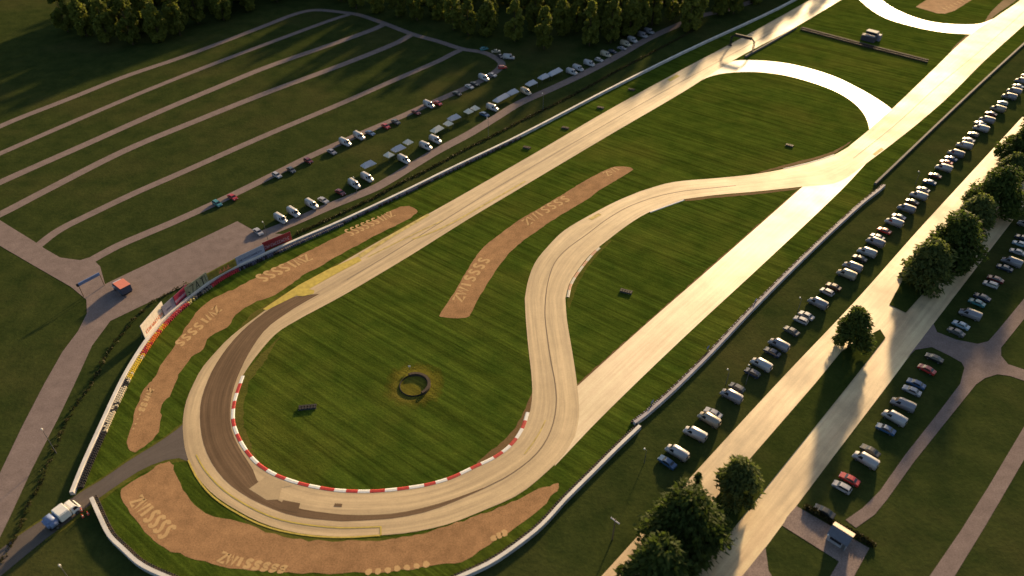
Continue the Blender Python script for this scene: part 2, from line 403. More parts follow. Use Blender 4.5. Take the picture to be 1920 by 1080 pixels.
# kerbs: a low bevelled strip in alternating paint
def kerb(px, w, period, mats, label, side=1, h=0.07):
    c = resample(smooth_line(P(px)), 160); o2 = offset_line(c, w * side)
    bm = bmesh.new(); s = 0; rows = []; ss = []
    for i in range(len(c)):
        if i: s += (c[i] - c[i - 1]).length
        ss.append(s); a, b = c[i], o2[i]
        rows.append([bm.verts.new((a.x, a.y, 0.02)), bm.verts.new((*a.lerp(b, 0.12).xy, 0.06 + h * 0.6)), bm.verts.new((*a.lerp(b, 0.7).xy, 0.06 + h)), bm.verts.new((b.x, b.y, 0.0))])
    for i in range(len(rows) - 1):
        for k in range(3):
            f = bm.faces.new((rows[i][k], rows[i + 1][k], rows[i + 1][k + 1], rows[i][k + 1]))
            f.material_index = int(0.5 * (ss[i] + ss[i + 1]) / period) % 2
    bmesh.ops.recalc_face_normals(bm, faces=bm.faces)
    if sum(f.normal.z for f in bm.faces) < 0: bmesh.ops.reverse_faces(bm, faces=bm.faces)
    tag(link_mesh('kerb', bm, mats), label, None, None, 'structure')
M_fadedred = plain('faded_red_paint', (0.50, 0.27, 0.17), 0.65, 0.3, var=0.2)
kerb([(452, 705), (446, 722), (436, 753), (433, 787), (440, 814), (456, 844), (479, 871), (509, 891), (547, 906), (587, 916), (633, 923), (683, 925), (723, 923), (767, 918), (807, 911),
      (847, 899), (890, 879), (933, 858), (963, 834), (983, 804), (993, 774)], 1.0, 2.9, [M_white, M_red], 'red and white kerb round the inside of the hairpin', 1)
kerb([(1062, 557), (1068, 533), (1084, 507), (1108, 477), (1122, 464)], 0.9, 3.2, [plain('worn_white_paint', (0.52, 0.47, 0.38), 0.65, 0.3), M_fadedred], 'faded red and white kerb inside the second curve', -1)
kerb([(1217, 397), (1250, 385), (1281, 374)], 0.8, 40, [M_wall, M_white], 'pale kerb at the exit of the second curve', -1)
kerb([(1470, 318), (1530, 303), (1566, 291)], 0.8, 40, [M_wall, M_white], 'pale kerb on the inside of the third curve', 1)

# dirt beside kerbs
sheet('dirt_verge', [(998, 735), (996, 770), (985, 806), (960, 836), (925, 858), (890, 872), (915, 850), (945, 825), (967, 800), (985, 765)], 0.03, M_dirt, 2, 0.2, 'bare dirt beside the hairpin kerb')
sheet('dirt_verge', [(1062, 566), (1072, 535), (1089, 507), (1112, 478), (1140, 452), (1146, 452), (1118, 482), (1095, 512), (1079, 545), (1068, 580)], 0.03, M_verge, 2, 0.2, 'bare dirt beside the second curve')
sheet('dirt_verge', [(1285, 372), (1340, 367), (1420, 360), (1500, 352), (1496, 355), (1420, 364), (1340, 371), (1285, 377)], 0.03, M_dirt, 2, 0.15, 'bare dirt line below the second curve')
sheet('dirt_verge', [(1415, 326), (1470, 315), (1530, 299), (1568, 286), (1600, 262), (1562, 284), (1520, 297), (1465, 311)], 0.03, M_dirt, 2, 0.15, 'bare dirt beside the third curve')
sheet('dirt_verge', [(1845, 44), (1875, 22), (1920, -12), (1900, -12), (1862, 18)], 0.03, M_dirt, 2, 0.15, 'bare dirt at the end of the far straight')
sheet('dirt_verge', [(1775, 105), (1812, 66), (1836, 66), (1800, 84)], 0.03, M_dirt, 2, 0.15, 'bare dirt corner beside the link road')
sheet('dirt_verge', [(1085, 728), (1200, 622), (1350, 490), (1505, 352), (1500, 352), (1345, 488), (1195, 620), (1080, 722)], 0.03, M_dirt, 0, 0.2, 'thin dirt edge along the bleached strip')
sheet('dry_verge', [(497, 585), (450, 620), (420, 648), (470, 590), (560, 535), (660, 478), (790, 404), (796, 406), (672, 482), (570, 540)], 0.03, M_verge, 0, 0.25, 'dry grass edge along the main straight')
sheet('dry_verge', [(448, 968), (500, 990), (570, 1006), (650, 1012), (760, 1006), (860, 982), (960, 938), (870, 985), (770, 1013), (650, 1020), (560, 1013), (490, 998)], 0.03, M_verge, 0, 0.2, 'dry grass edge outside the hairpin')
sheet('dry_verge', [(458, 700), (449, 725), (440, 755), (438, 787), (446, 815), (462, 843), (485, 868), (470, 835), (458, 800), (456, 760), (468, 715), (500, 672), (525, 630), (490, 664)], 0.03, M_verge, 0, 0.3, 'dry grass edge inside the hairpin')

# ------------------------------------------------------------------ gravel traps
trap_a = [(750, 388), (773, 388), (782, 397), (772, 407), (740, 424), (707, 440), (640, 476), (600, 499), (567, 517), (527, 547), (490, 562), (467, 573), (443, 590), (427, 613), (393, 630), (383, 653), (360, 670),
          (340, 693), (328, 718), (317, 743), (303, 760), (302, 780), (297, 810), (277, 833), (253, 847), (243, 845), (237, 830), (247, 793), (260, 753), (277, 720), (287, 713), (300, 687), (320, 660), (340, 627), (367, 587),
          (400, 560), (443, 540), (493, 513), (567, 477), (640, 440), (707, 409)]
trap_b = [(823, 592), (830, 595), (873, 596), (882, 590), (893, 567), (917, 527), (940, 493), (967, 463), (1007, 433), (1057, 400), (1107, 370), (1123, 357), (1187, 318), (1177, 313), (1153, 313), (1133, 320), (1090, 343),
          (1063, 360), (1007, 393), (973, 413), (940, 437), (907, 463), (880, 500), (857, 540), (840, 567)]
trap_c = [(227, 923), (233, 913), (277, 887), (300, 870), (322, 868), (327, 887), (343, 917), (367, 947), (400, 967), (450, 977), (500, 997), (550, 1011), (640, 1015), (723, 1012), (790, 1000), (857, 980), (923, 957), (990, 927),
          (1023, 913), (1045, 907), (1047, 913), (1033, 933), (1007, 960), (967, 987), (917, 1020), (867, 1053), (823, 1057), (773, 1067), (707, 1073), (640, 1075), (567, 1075), (450, 1067), (400, 1057), (350, 1043), (307, 1027),
          (283, 1007), (253, 973), (233, 940)]
trap_d = [(1717, 13), (1748, -8), (1790, -40), (1865, -40), (1830, -5), (1790, 20), (1772, 26), (1757, 25)]
sheet('gravel_trap', trap_a, 0.04, M_trap, 3, 0.28, 'long brown gravel trap outside the hairpin entry')
sheet('gravel_trap', trap_b, 0.04, M_trap, 3, 0.12, 'curved brown gravel trap inside the infield')
sheet('gravel_trap', trap_c, 0.04, M_trap, 3, 0.28, 'wide brown gravel trap below the hairpin')
sheet('gravel_trap', trap_d, 0.04, M_trap, 0, 0.12, 'small brown gravel trap beyond the far link road')

GLYPH = {'Z': [[(0.1, 0.95), (0.95, 0.95), (0.1, 0.05), (0.95, 0.05)]], 'W': [[(-0.05, 1), (0.2, 0.02), (0.5, 0.95), (0.8, 0.02), (1.1, 1)]], 'I': [[(0.5, 0), (0.5, 1)]],
         'S': [[(0.9, 0.86), (0.6, 0.98), (0.28, 0.88), (0.25, 0.68), (0.5, 0.52), (0.72, 0.34), (0.68, 0.12), (0.4, 0.02), (0.05, 0.12)]],
         'o': [[(0.3, 0.5), (0.7, 0.5)]]}
def rake_text(text, p0, p1, up0, up1, w=0.55, curve=(0, 0)):
    """pale raked marks in a gravel trap: strokes laid along a line"""
    bm = bmesh.new(); n = len(text); uvl = bm.loops.layers.uv.new('UVMap')
    def pos(u, v):
        t = u / n; b = 4 * t * (1 - t)
        x = p0[0] + (p1[0] - p0[0]) * t + curve[0] * b + (up0[0] + (up1[0] - up0[0]) * t) * (v - 0.5)
        y = p0[1] + (p1[1] - p0[1]) * t + curve[1] * b + (up0[1] + (up1[1] - up0[1]) * t) * (v - 0.5)
        return G(x, y, 0.055)
    for i, ch in enumerate(text):
        for st in GLYPH[ch]:
            if ch == 'o':
                c0 = pos(i + 0.5, 0.5); rr = w * 0.55
                bm.faces.new([bm.verts.new(c0 + Vector((rr * math.cos(k * 0.7854) * rnd.uniform(0.8, 1.2), rr * math.sin(k * 0.7854) * rnd.uniform(0.8, 1.2), 0))) for k in range(8)]); continue
            pts = [pos(i + 0.08 + 0.84 * a, b) for a, b in st]
            if ch == 'S': pts = smooth_line(pts, 3)
            ww = w * (1.5 if ch == 'o' else 1.35)
            A = offset_line(pts, ww / 2); B = offset_line(pts, -ww / 2)
            va = [bm.verts.new(p) for p in A]; vb = [bm.verts.new(p) for p in B]
            for k in range(len(pts) - 1): bm.faces.new((va[k], va[k + 1], vb[k + 1], vb[k]))
    for f in bm.faces:
        f.normal_update()
        if f.normal.z < 0: f.normal_flip()
    tag(link_mesh('rake_marking', bm, M_rake), 'pale letter shaped rake marks in the gravel', None, None, 'structure')
rake_text('ZWISSSSSS', (738, 399), (650, 438), (11, 8), (15, 10), 0.45)
rake_text('ZWISSSS', (582, 480), (484, 524), (15, 9), (19, 10), 0.6)
rake_text('ZWISSSS', (412, 575), (332, 648), (13, 8), (13, 5), 0.55)
rake_text('ZWISSoooo', (284, 727), (248, 808), (10, 3), (6, 2), 0.5)
rake_text('ZWISSSS', (252, 934), (318, 1002), (22, -16), (27, -22), 0.6)
rake_text('ZWISSSSS', (410, 1043), (538, 1068), (10, -19), (8, -10), 0.55, (0, 3))
rake_text('ooooooo', (682, 1073), (808, 1056), (3, -6), (7, -10), 1.3, (0, 2))
rake_text('ooo', (922, 1011), (950, 997), (6, -10), (4, -6), 1.4)
rake_text('ZWISSSS', (857, 566), (912, 483), (-19, -4), (-19, -3), 0.6, (-3, -3))
rake_text('ZWISSSS', (983, 420), (1066, 370), (-14, -9), (-13, -7), 0.55, (-2, -2))
rake_text('ZWI', (1134, 328), (1160, 314), (-12, -6), (-11, -5), 0.5)
rake_text('IIIIIIII', (1768, 18), (1822, -6), (-9, -4), (-9, -4), 0.45)
def soft_edge(m, centre, r0, r1):
    # worn ground that thins out into the grass: coverage falls with distance from its middle, broken up by noise
    n, l = m.node_tree.nodes, m.node_tree.links; g = NG(m); b = n['Principled BSDF']
    tc = n.new('ShaderNodeTexCoord').outputs['Object']
    d = n.new('ShaderNodeVectorMath'); d.operation = 'DISTANCE'; l.new(tc, d.inputs[0]); d.inputs[1].default_value = (centre.x, centre.y, 0.03)
    f = g.math('ADD', d.outputs['Value'], g.math('MULTIPLY', g.math('SUBTRACT', g.noise(tc, 0.4, 3, 0.55), 0.5), 5.0))
    mr = n.new('ShaderNodeMapRange'); mr.inputs['From Min'].default_value = r0; mr.inputs['From Max'].default_value = r1; mr.inputs['To Min'].default_value = 0.95; mr.inputs['To Max'].default_value = 0.0
    l.new(f, mr.inputs['Value']); l.new(mr.outputs[0], b.inputs['Alpha'])
soft_edge(M_drygrass, G(777, 721), 4.9, 8.2)
disc = [(777 + 62 * math.cos(t) * (1 + 0.05 * math.sin(3 * t) + 0.05 * math.sin(7 * t + 1)), 721 + 60 * math.sin(t) * (1 + 0.05 * math.sin(3 * t) + 0.05 * math.sin(7 * t + 1))) for t in [2 * math.pi * k / 28 for k in range(28)]]
sheet('dry_grass', disc, 0.03, M_drygrass, 0, 0.9, label='dry yellow grass disc round the tyre ring')

# ------------------------------------------------------------------ service road, gravel paths, twin road
ribbon('access_road', [([(352, 788), (343, 797), (300, 828), (240, 865), (187, 902), (140, 930), (87, 970), (33, 1006), (-40, 1062)],
                        [(354, 866), (345, 859), (310, 863), (267, 880), (217, 912), (167, 948), (127, 980), (83, 1013), (-20, 1098)])], 0.05, M_asphalt, 'grey asphalt access road leaving the hairpin')
sheet('dry_verge', [(346, 790), (300, 824), (240, 861), (187, 898), (140, 926), (87, 966), (33, 1002), (33, 1008), (87, 973), (140, 933), (190, 905), (245, 869), (303, 832), (346, 799)], 0.035, M_verge, 0, 0.2, 'dry grass edge along the access road')
sheet('dry_verge', [(350, 856), (310, 860), (265, 876), (215, 908), (165, 944), (127, 976), (83, 1010), (85, 1016), (130, 985), (170, 953), (220, 917), (270, 886), (312, 868), (352, 865)], 0.035, M_verge, 0, 0.2, 'dry grass edge below the access road')
lot = [(-120, 330), (0, 413), (63, 452), (85, 467), (113, 483), (150, 488), (170, 482), (188, 500), (197, 533), (230, 517), (340, 465), (445, 415), (477, 433), (500, 432), (512, 438), (547, 440), (447, 487), (390, 513), (350, 534),
       (290, 562), (207, 602), (173, 648), (140, 720), (110, 783), (60, 880), (20, 967), (-40, 1090), (-110, 1090), (-60, 1010), (0, 887), (43, 797), (83, 720), (117, 660), (147, 620), (163, 588), (162, 562), (133, 538), (60, 496), (0, 461), (-120, 390)]
sheet('gravel_lot', lot, 0.05, M_gravel, label='pinkish gravel lot and road outside the barrier')
GP = 'pale gravel path across the parking field'
path('gravel_path', [(-90, 285), (0, 237), (133, 184), (233, 144), (333, 110), (433, 73), (500, 47), (555, 26), (590, 19), (640, 23), (673, 28), (723, 45), (773, 64), (823, 78), (867, 92), (905, 98), (928, 108), (941, 120), (930, 134),
                     (893, 156), (853, 174), (807, 194), (740, 224), (683, 248), (633, 270), (580, 294), (520, 324), (433, 367), (333, 413), (267, 441), (217, 463), (150, 500)], 3.60, 0.041, M_gravel, GP)
path('gravel_path', [(-80, 323), (0, 288), (133, 230), (267, 173), (400, 120), (533, 70), (620, 38), (655, 27)], 3.24, 0.042, M_gravel, GP)
path('gravel_path', [(-80, 380), (0, 342), (167, 268), (300, 209), (400, 167), (500, 126), (640, 77), (700, 55), (722, 45)], 3.96, 0.043, M_gravel, GP)
path('gravel_path', [(-70, 433), (0, 402), (77, 362), (233, 283), (367, 227), (500, 174), (640, 122), (740, 82), (770, 66)], 3.96, 0.044, M_gravel, GP)
path('gravel_path', [(70, 462), (110, 432), (167, 403), (253, 362), (333, 327), (500, 253), (640, 194), (740, 150), (823, 114), (850, 100), (868, 92)], 3.42, 0.045, M_gravel, GP)
path('gravel_path', [(470, 448), (549, 417), (620, 386), (700, 354), (731, 337), (773, 311), (818, 284), (880, 251), (929, 221), (973, 194), (1033, 167), (1095, 138), (1160, 104), (1211, 75), (1249, 57), (1310, 31), (1360, 19), (1450, -10)],
     4.3, 0.046, M_gravel, 'pale gravel road between parked vans and ditch strip')
ribbon('twin_road', [([(960, 1260), (1130, 1078), (1285, 906), (1457, 719), (1603, 565), (1723, 430), (1920, 216), (2150, -35)],
                      [(1150, 1380), (1395, 1080), (1467, 984), (1560, 860), (1667, 719), (1733, 630), (1920, 386), (2260, -55)])], 0.05, M_lane, 'wide tan twin road with grass medians', across=10)
sheet('grass_median', [(1000, 1330), (1200, 1097), (1343, 933), (1417, 848), (1528, 720), (1577, 660), (1612, 638), (1650, 618), (1660, 634), (1593, 720), (1422, 933), (1305, 1080), (1130, 1300)], 0.17, M_median, label='dark grass median under the near trees')
sheet('grass_median', [(1667, 572), (1698, 587), (1770, 507), (1827, 433), (1920, 310), (2180, -30), (2130, -30), (1900, 280), (1760, 445), (1695, 520)], 0.17, M_median, label='dark grass median under the far trees')
sheet('gravel_path', [(1725, 640), (1750, 607), (1757, 623), (1793, 637), (1833, 645), (1853, 640), (1873, 617), (1920, 560), (2000, 462), (2000, 510), (1925, 592), (1877, 652), (1877, 667), (1890, 683), (1920, 693), (1990, 715), (1990, 745), (1920, 714),
                      (1893, 705), (1870, 702), (1847, 709), (1830, 721), (1780, 783), (1713, 867), (1663, 937), (1640, 965), (1605, 990), (1585, 975), (1617, 953), (1650, 920), (1697, 853), (1757, 777), (1800, 720), (1808, 690), (1803, 680), (1780, 667),
                      (1747, 651), (1716, 656), (1700, 672)], 0.06, M_gravel, label='pale gravel path branching off the twin road')
sheet('gravel_path', [(1665, 1210), (1743, 1080), (1800, 997), (1853, 913), (1920, 800), (1990, 690), (1990, 765), (1920, 862), (1847, 987), (1790, 1080), (1710, 1210)], 0.045, M_gravel, label='pale gravel path at the edge of the lawn')
sheet('gravel_pad', [(1475, 970), (1493, 949), (1630, 1028), (1600, 1083), (1570, 1150), (1510, 1150), (1557, 1080), (1573, 1053), (1467, 986)], 0.065, M_cobble, label='mottled gravel pad round the ticket booth')
sheet('gravel_pad', [(1390, 1082), (1435, 1026), (1441, 1070), (1450, 1085), (1480, 1150), (1340, 1150)], 0.065, M_cobble, label='mottled gravel strip beside the twin road')

# ------------------------------------------------------------------ barriers
def wall_body(px, w, h, mat, name, label, cat='barrier', cap=None):
    c = resample(smooth_line(P(px)), max(6, int(sum((q - p).length for p, q in zip(P(px), P(px)[1:])) / 2.0)))
    A, B = offset_line(c, w / 2), offset_line(c, -w / 2)
    def prism(A, B, z0, z1, ins=0.0):
        bm = bmesh.new(); rows = []
        for a, b in zip(A, B):
            m1, m2 = a.lerp(b, ins), b.lerp(a, ins)
            rows.append([bm.verts.new((a.x, a.y, z0)), bm.verts.new((m1.x, m1.y, z1)), bm.verts.new((m2.x, m2.y, z1)), bm.verts.new((b.x, b.y, z0))])
        for i in range(len(rows) - 1):
            for k in range(3): bm.faces.new((rows[i][k], rows[i + 1][k], rows[i + 1][k + 1], rows[i][k + 1]))
        bm.faces.new(rows[0]); bm.faces.new(rows[-1][::-1])
        bmesh.ops.recalc_face_normals(bm, faces=bm.faces)
        return bm
    o = link_mesh(name, prism(A, B, 0.0, h, 0.1), mat)
    tag(o, label, cat)
    if cap: link_mesh('cap', prism(offset_line(c, w / 2 - 0.08), offset_line(c, -w / 2 + 0.08), h + 0.003, h + 0.05), cap, o)
    return o

M_wallrough = plain('stained_concrete', (0.42, 0.40, 0.40), 0.8, 0.2, var=0.2, scale=0.3)
wall_body(left_wall, 1.0, 1.05, M_wallrough, 'concrete_barrier', 'long pale concrete barrier beside the main straight and hairpin', cap=M_wall)
wall_body(low_wall, 0.95, 1.05, M_wallrough, 'concrete_barrier', 'pale concrete barrier curving below the wide gravel trap', cap=M_wall)
M_wallmauve = plain('mauve_concrete', (0.36, 0.33, 0.35), 0.8, 0.2, var=0.15, scale=0.3)
wall_body(mid_wall, 0.9, 1.05, M_wallrough, 'concrete_barrier', 'straight grey concrete barrier beside the bleached strip', cap=M_wallmauve)
wall_body(top_wall, 0.9, 0.9, M_walldark, 'concrete_barrier', 'dark weathered barrier beside the far straight')
wall_body([(1397, 108), (1440, 84), (1493, 53)], 0.8, 0.9, M_walldark, 'concrete_barrier', 'short dark barrier behind the start gantry')

def tyre_wall(px, label, mats, side=1, rows=2, off=0.95, z=3, group='tyre walls along the barriers', r=0.33, period=0.0):
    """low wall of stacked tyres following a line: every stack a column of ring-shaped bulges"""
    c = smooth_line(P(px)); L = sum((q - p).length for p, q in zip(c, c[1:]))
    bm = bmesh.new()
    for k in range(rows):
        line_ = offset_line(resample(c, max(2, int(L / (2 * r)))), side * (off + k * r * 1.75))
        for i, p in enumerate(line_):
            if k % 2: p = p.lerp(line_[min(i + 1, len(line_) - 1)], 0.5)
            rr = r * rnd.uniform(0.94, 1.04); mi = 0
            if len(mats) > 1: mi = rnd.randrange(len(mats))
            prof = []
            for t in range(z):
                z0 = t * 0.27
                prof += [(rr * 0.86, z0 + 0.02), (rr, z0 + 0.13), (rr * 0.86, z0 + 0.25)]
            prof.append((rr * 0.45, z * 0.27 - 0.06))
            rings = [[bm.verts.new((p.x + q * math.cos(a), p.y + q * math.sin(a), zz)) for a in [2 * math.pi * s / 8 for s in range(8)]] for q, zz in prof]
            for A, B in zip(rings, rings[1:]):
                for s in range(8):
                    f = bm.faces.new((A[s], A[(s + 1) % 8], B[(s + 1) % 8], B[s])); f.material_index = mi
            bm.faces.new(rings[-1]).material_index = mi
    o = link_mesh('tyre_wall', bm, mats)
    return tag(o, label, 'tyre wall', group)
def paint(n, c): return plain('tyre_paint_' + n, c, 0.6, 0.3, var=0.15)
T_cream = paint('cream', (0.55, 0.47, 0.33)); T_yel = paint('yellow', (0.62, 0.44, 0.04)); T_or = paint('orange', (0.62, 0.14, 0.02))
T_red = paint('red', (0.40, 0.03, 0.045)); T_pale = paint('pale_yellow', (0.62, 0.50, 0.20)); T_grey = paint('grey', (0.17, 0.15, 0.14)); T_navy = paint('navy', (0.07, 0.07, 0.11))
lw = [(x, y) for x, y in left_wall]
def seg(a, b):
    """part of the left barrier line between two photograph heights"""
    return [p for p in lw if a >= p[1] >= b]
tyre_wall([(187, 811), (157, 878), (142, 916)], 'black tyre wall at the end of the barrier by the access road', [M_tyre])
tyre_wall([(233, 712), (210, 760), (187, 811)], 'cream painted tyre wall between black and yellow ones', [T_cream, T_cream, M_tyre])
tyre_wall([(259, 668), (245, 690), (233, 712)], 'yellow painted tyre wall on the hairpin barrier', [T_yel, T_yel, T_yel, T_cream])
tyre_wall([(304, 608), (280, 637), (259, 668)], 'orange painted tyre wall below the white billboard', [T_or, T_or, T_yel, T_red])
tyre_wall([(348, 568), (326, 586), (304, 608)], 'rose red painted tyre wall below the maroon billboard', [T_red, T_red, paint('rose', (0.5, 0.10, 0.12))])
tyre_wall([(360, 558), (348, 568)], 'short pale yellow painted tyre wall beside the rose one', [T_pale])
tyre_wall([(392, 535), (360, 558)], 'dark grey tyre wall below the pale green billboard', [M_tyre, T_grey])
tyre_wall([(444, 504), (417, 518), (392, 535)], 'crimson painted tyre wall below the olive billboard', [T_red])
tyre_wall([(520, 470), (467, 494), (444, 504)], 'mixed black and navy tyre wall below the pale blue billboard', [M_tyre, T_navy])
tyre_wall([(640, 418), (547, 458), (520, 470)], 'navy tyre wall below the dark red billboard', [T_navy, T_navy, T_grey])
tyre_wall([(973, 258), (840, 322), (763, 360), (640, 418)], 'long dark tyre wall running along the main straight', [M_tyre, T_navy], rows=1)
tyre_wall(low_wall, 'dark tyre wall lining the lower barrier', [M_tyrebrown, M_tyre], rows=1, off=0.85)
tyre_wall(mid_wall, 'single dark tyre row lining the straight grey barrier', [M_tyrebrown, T_navy], rows=1, off=0.8)
tyre_wall([(1503, 54), (1620, 85), (1738, 115)], 'upper row of the brown tyre walls crossing the infield', [M_tyrebrown], rows=2, off=0.0, r=0.42, group='tyre rows crossing the infield')
tyre_wall([(1502, 57), (1619, 88), (1737, 118)], 'lower row of the brown tyre walls crossing the infield', [M_tyrebrown, M_tyre], rows=1, off=0.0, r=0.42, group='tyre rows crossing the infield')

# loose tyre bundles on the grass
def bundle(px, py, ang, n, label, mat=M_tyre):
    root = empty('tyre_bundle', G(px, py), ang); tag(root, label, 'tyre bundle', 'tyre bundles lying on the infield grass')
    bm = bmesh.new()
    for i in range(n):
        for k in range(2):
            x = (i - (n - 1) / 2) * 0.72; y = (k - 0.5) * 0.68
            for t in range(2): tube(bm, (x, y, t * 0.3 + 0.01), (x, y, t * 0.3 + 0.28), 0.345, 0.345, 10)
    link_mesh('tyres', bm, mat, root)
    bm = bmesh.new()
    for z in (0.1, 0.4): box(bm, -n * 0.37, n * 0.37, -0.71, -0.685, z, z + 0.09); box(bm, -n * 0.37, n * 0.37, 0.685, 0.71, z, z + 0.09)
    link_mesh('strap', bm, M_steel, root)
bundle(577, 765, R(8), 6, 'black tyre bundle on the grass near the hairpin kerb')
bundle(1174, 548, R(-22), 5, 'black tyre bundle between the second curve and bleached strip')
bundle(1480, 274, R(-33), 4, 'black tyre bundle inside the first link road loop')
bundle(988, 278, R(-25), 4, 'dark tyre bundle beside the main straight, closest to the hairpin', M_tyrebrown)
bundle(1060, 241, R(-25), 4, 'dark tyre bundle beside the main straight, second from the hairpin', M_tyrebrown)
bundle(1126, 203, R(-25), 4, 'dark tyre bundle beside the main straight, third from the hairpin', M_tyrebrown)
bundle(1184, 169, R(-25), 4, 'dark tyre bundle beside the main straight, farthest along in the shade', M_tyrebrown)

# tyre ring
rc = G(777, 723); root = empty('tyre_ring', rc)
tag(root, 'dark ring of tyres on a dry grass disc inside the hairpin', 'tyre ring')
def arc_wall(a0, a1, r0, r1, h, n=40, cap=True):
    bm = bmesh.new(); rows = []
    for i in range(n + 1):
        a = a0 + (a1 - a0) * i / n; c, s = math.cos(a), math.sin(a); rows.append([bm.verts.new((r * c, r * s, z)) for r, z in ((r0, 0), (r0, h), (r1, h), (r1, 0))])
    for i in range(n):
        for k in range(3): bm.faces.new((rows[i][k], rows[i][k + 1], rows[i + 1][k + 1], rows[i + 1][k]))
    bm.faces.new(rows[0][::-1]); bm.faces.new(rows[-1]); bmesh.ops.recalc_face_normals(bm, faces=bm.faces)
    bevel(bm, 0.12, 2, 50)
    return bm
link_mesh('thick_wall', arc_wall(R(-55), R(118), 3.3, 4.2, 0.75), M_tyrebrown, root)
link_mesh('thin_hoop', arc_wall(R(119), R(304), 3.6, 3.85, 0.35), M_tyre, root)
# small white marker post beside it
o = empty('marker_post', G(768, 692)); tag(o, 'small white marker post beside the tyre ring', 'marker post')
bm = bmesh.new(); tube(bm, (0, 0, 0), (0, 0, 0.9), 0.06); link_mesh('post', bm, M_steel, o)
bm = bmesh.new(); box(bm, -0.3, 0.3, -0.04, 0.04, 0.75, 1.25); bevel(bm, 0.02, 1); link_mesh('plate', bm, M_white, o)

# ------------------------------------------------------------------ billboards
def scribble(bm, x0, x1, z0, z1, y, seed, solid=0.72):
    """an unreadable run of letter strokes, raised a little from the board"""
    r = random.Random(seed); x = x0; h = z1 - z0; w = h * 0.62
    while x < x1 - w * 0.5:
        k = r.random(); t = w * 0.26
        box(bm, x, x + t, y - 0.02, y, z0, z1)
        if k < 0.35: box(bm, x + t, x + w * 0.8, y - 0.018, y, z0, z0 + t); box(bm, x + t, x + w * 0.8, y - 0.018, y, z1 - t, z1)
        elif k < 0.7: box(bm, x + w * 0.6, x + w * 0.6 + t, y - 0.02, y, z0, z0 + h * solid); box(bm, x + t, x + w * 0.6, y - 0.018, y, z0 + h * 0.4, z0 + h * 0.4 + t)
        else: box(bm, x + t, x + w * 0.7, y - 0.018, y, z0 + h * 0.45, z0 + h * 0.45 + t)
        x += w * r.uniform(0.95, 1.15)

def billboard(b0, b1, h, face, label, back=M_steel, text=None, stripe=None, extra=None):
    """board standing behind the barrier; b0 and b1 are the feet of its two ends, seen from the track left to right"""
    a, b = G(*b0), G(*b1); d = b - a; L = d.length
    root = empty('billboard', (a + b) / 2, rot_of(d)); tag(root, label, 'billboard', 'advertising boards behind the hairpin barrier')
    z0 = 0.5
    bm = bmesh.new(); box(bm, -L / 2, L / 2, -0.06, 0.06, z0, z0 + h); bevel(bm, 0.02, 1); link_mesh('panel', bm, face, root)
    bm = bmesh.new(); box(bm, -L / 2, L / 2, 0.064, 0.12, z0, z0 + h); link_mesh('backing', bm, back, root)
    for k in range(4):
        bm = bmesh.new(); x = -L / 2 + 0.3 + (L - 0.6) * k / 3
        box(bm, x - 0.06, x + 0.06, 0.125, 0.25, 0, z0 + h * 0.9); tube(bm, (x, 0.25, z0 + h * 0.7), (x, 1.5, 0.0), 0.05, None, 6); link_mesh('post', bm, M_steel, root)
    if stripe:
        bm = bmesh.new(); box(bm, -L / 2 + 0.01, L / 2 - 0.01, -0.075, -0.063, z0 + h * stripe[0], z0 + h * stripe[1]); link_mesh('band', bm, stripe[2], root)
    if text:
        bm = bmesh.new(); scribble(bm, -L / 2 * text[0], L / 2 * text[0], z0 + h * text[1], z0 + h * text[2], -0.08, int(L * 100)); link_mesh('lettering', bm, text[3], root)
    if extra: extra(root, L, z0, h)
    return root
B_white = plain('board_cream', (0.66, 0.60, 0.52), 0.6, 0.3); B_orange = plain('board_orange', (0.60, 0.20, 0.09), 0.6, 0.3); B_grey = plain('board_bluegrey', (0.21, 0.21, 0.29), 0.6, 0.3)
B_maroon = plain('board_maroon', (0.20, 0.012, 0.05), 0.6, 0.3); B_mauve = plain('board_mauve', (0.26, 0.16, 0.25), 0.6, 0.3); B_dark = plain('board_dark', (0.025, 0.015, 0.02), 0.6, 0.3)
B_green = plain('board_palegreen', (0.20, 0.215, 0.15), 0.6, 0.3, var=0.3); B_ink = plain('board_ink', (0.02, 0.025, 0.02), 0.6, 0.3); B_olive = plain('board_olive', (0.20, 0.17, 0.03), 0.6, 0.3, var=0.4, scale=0.7)
B_blue = plain('board_blue', (0.25, 0.29, 0.40), 0.6, 0.3); B_navy = plain('board_navy', (0.03, 0.04, 0.09), 0.6, 0.3); B_dred = plain('board_darkred', (0.20, 0.02, 0.025), 0.6, 0.3); B_lav = plain('board_lavender', (0.30, 0.22, 0.26), 0.6, 0.3)
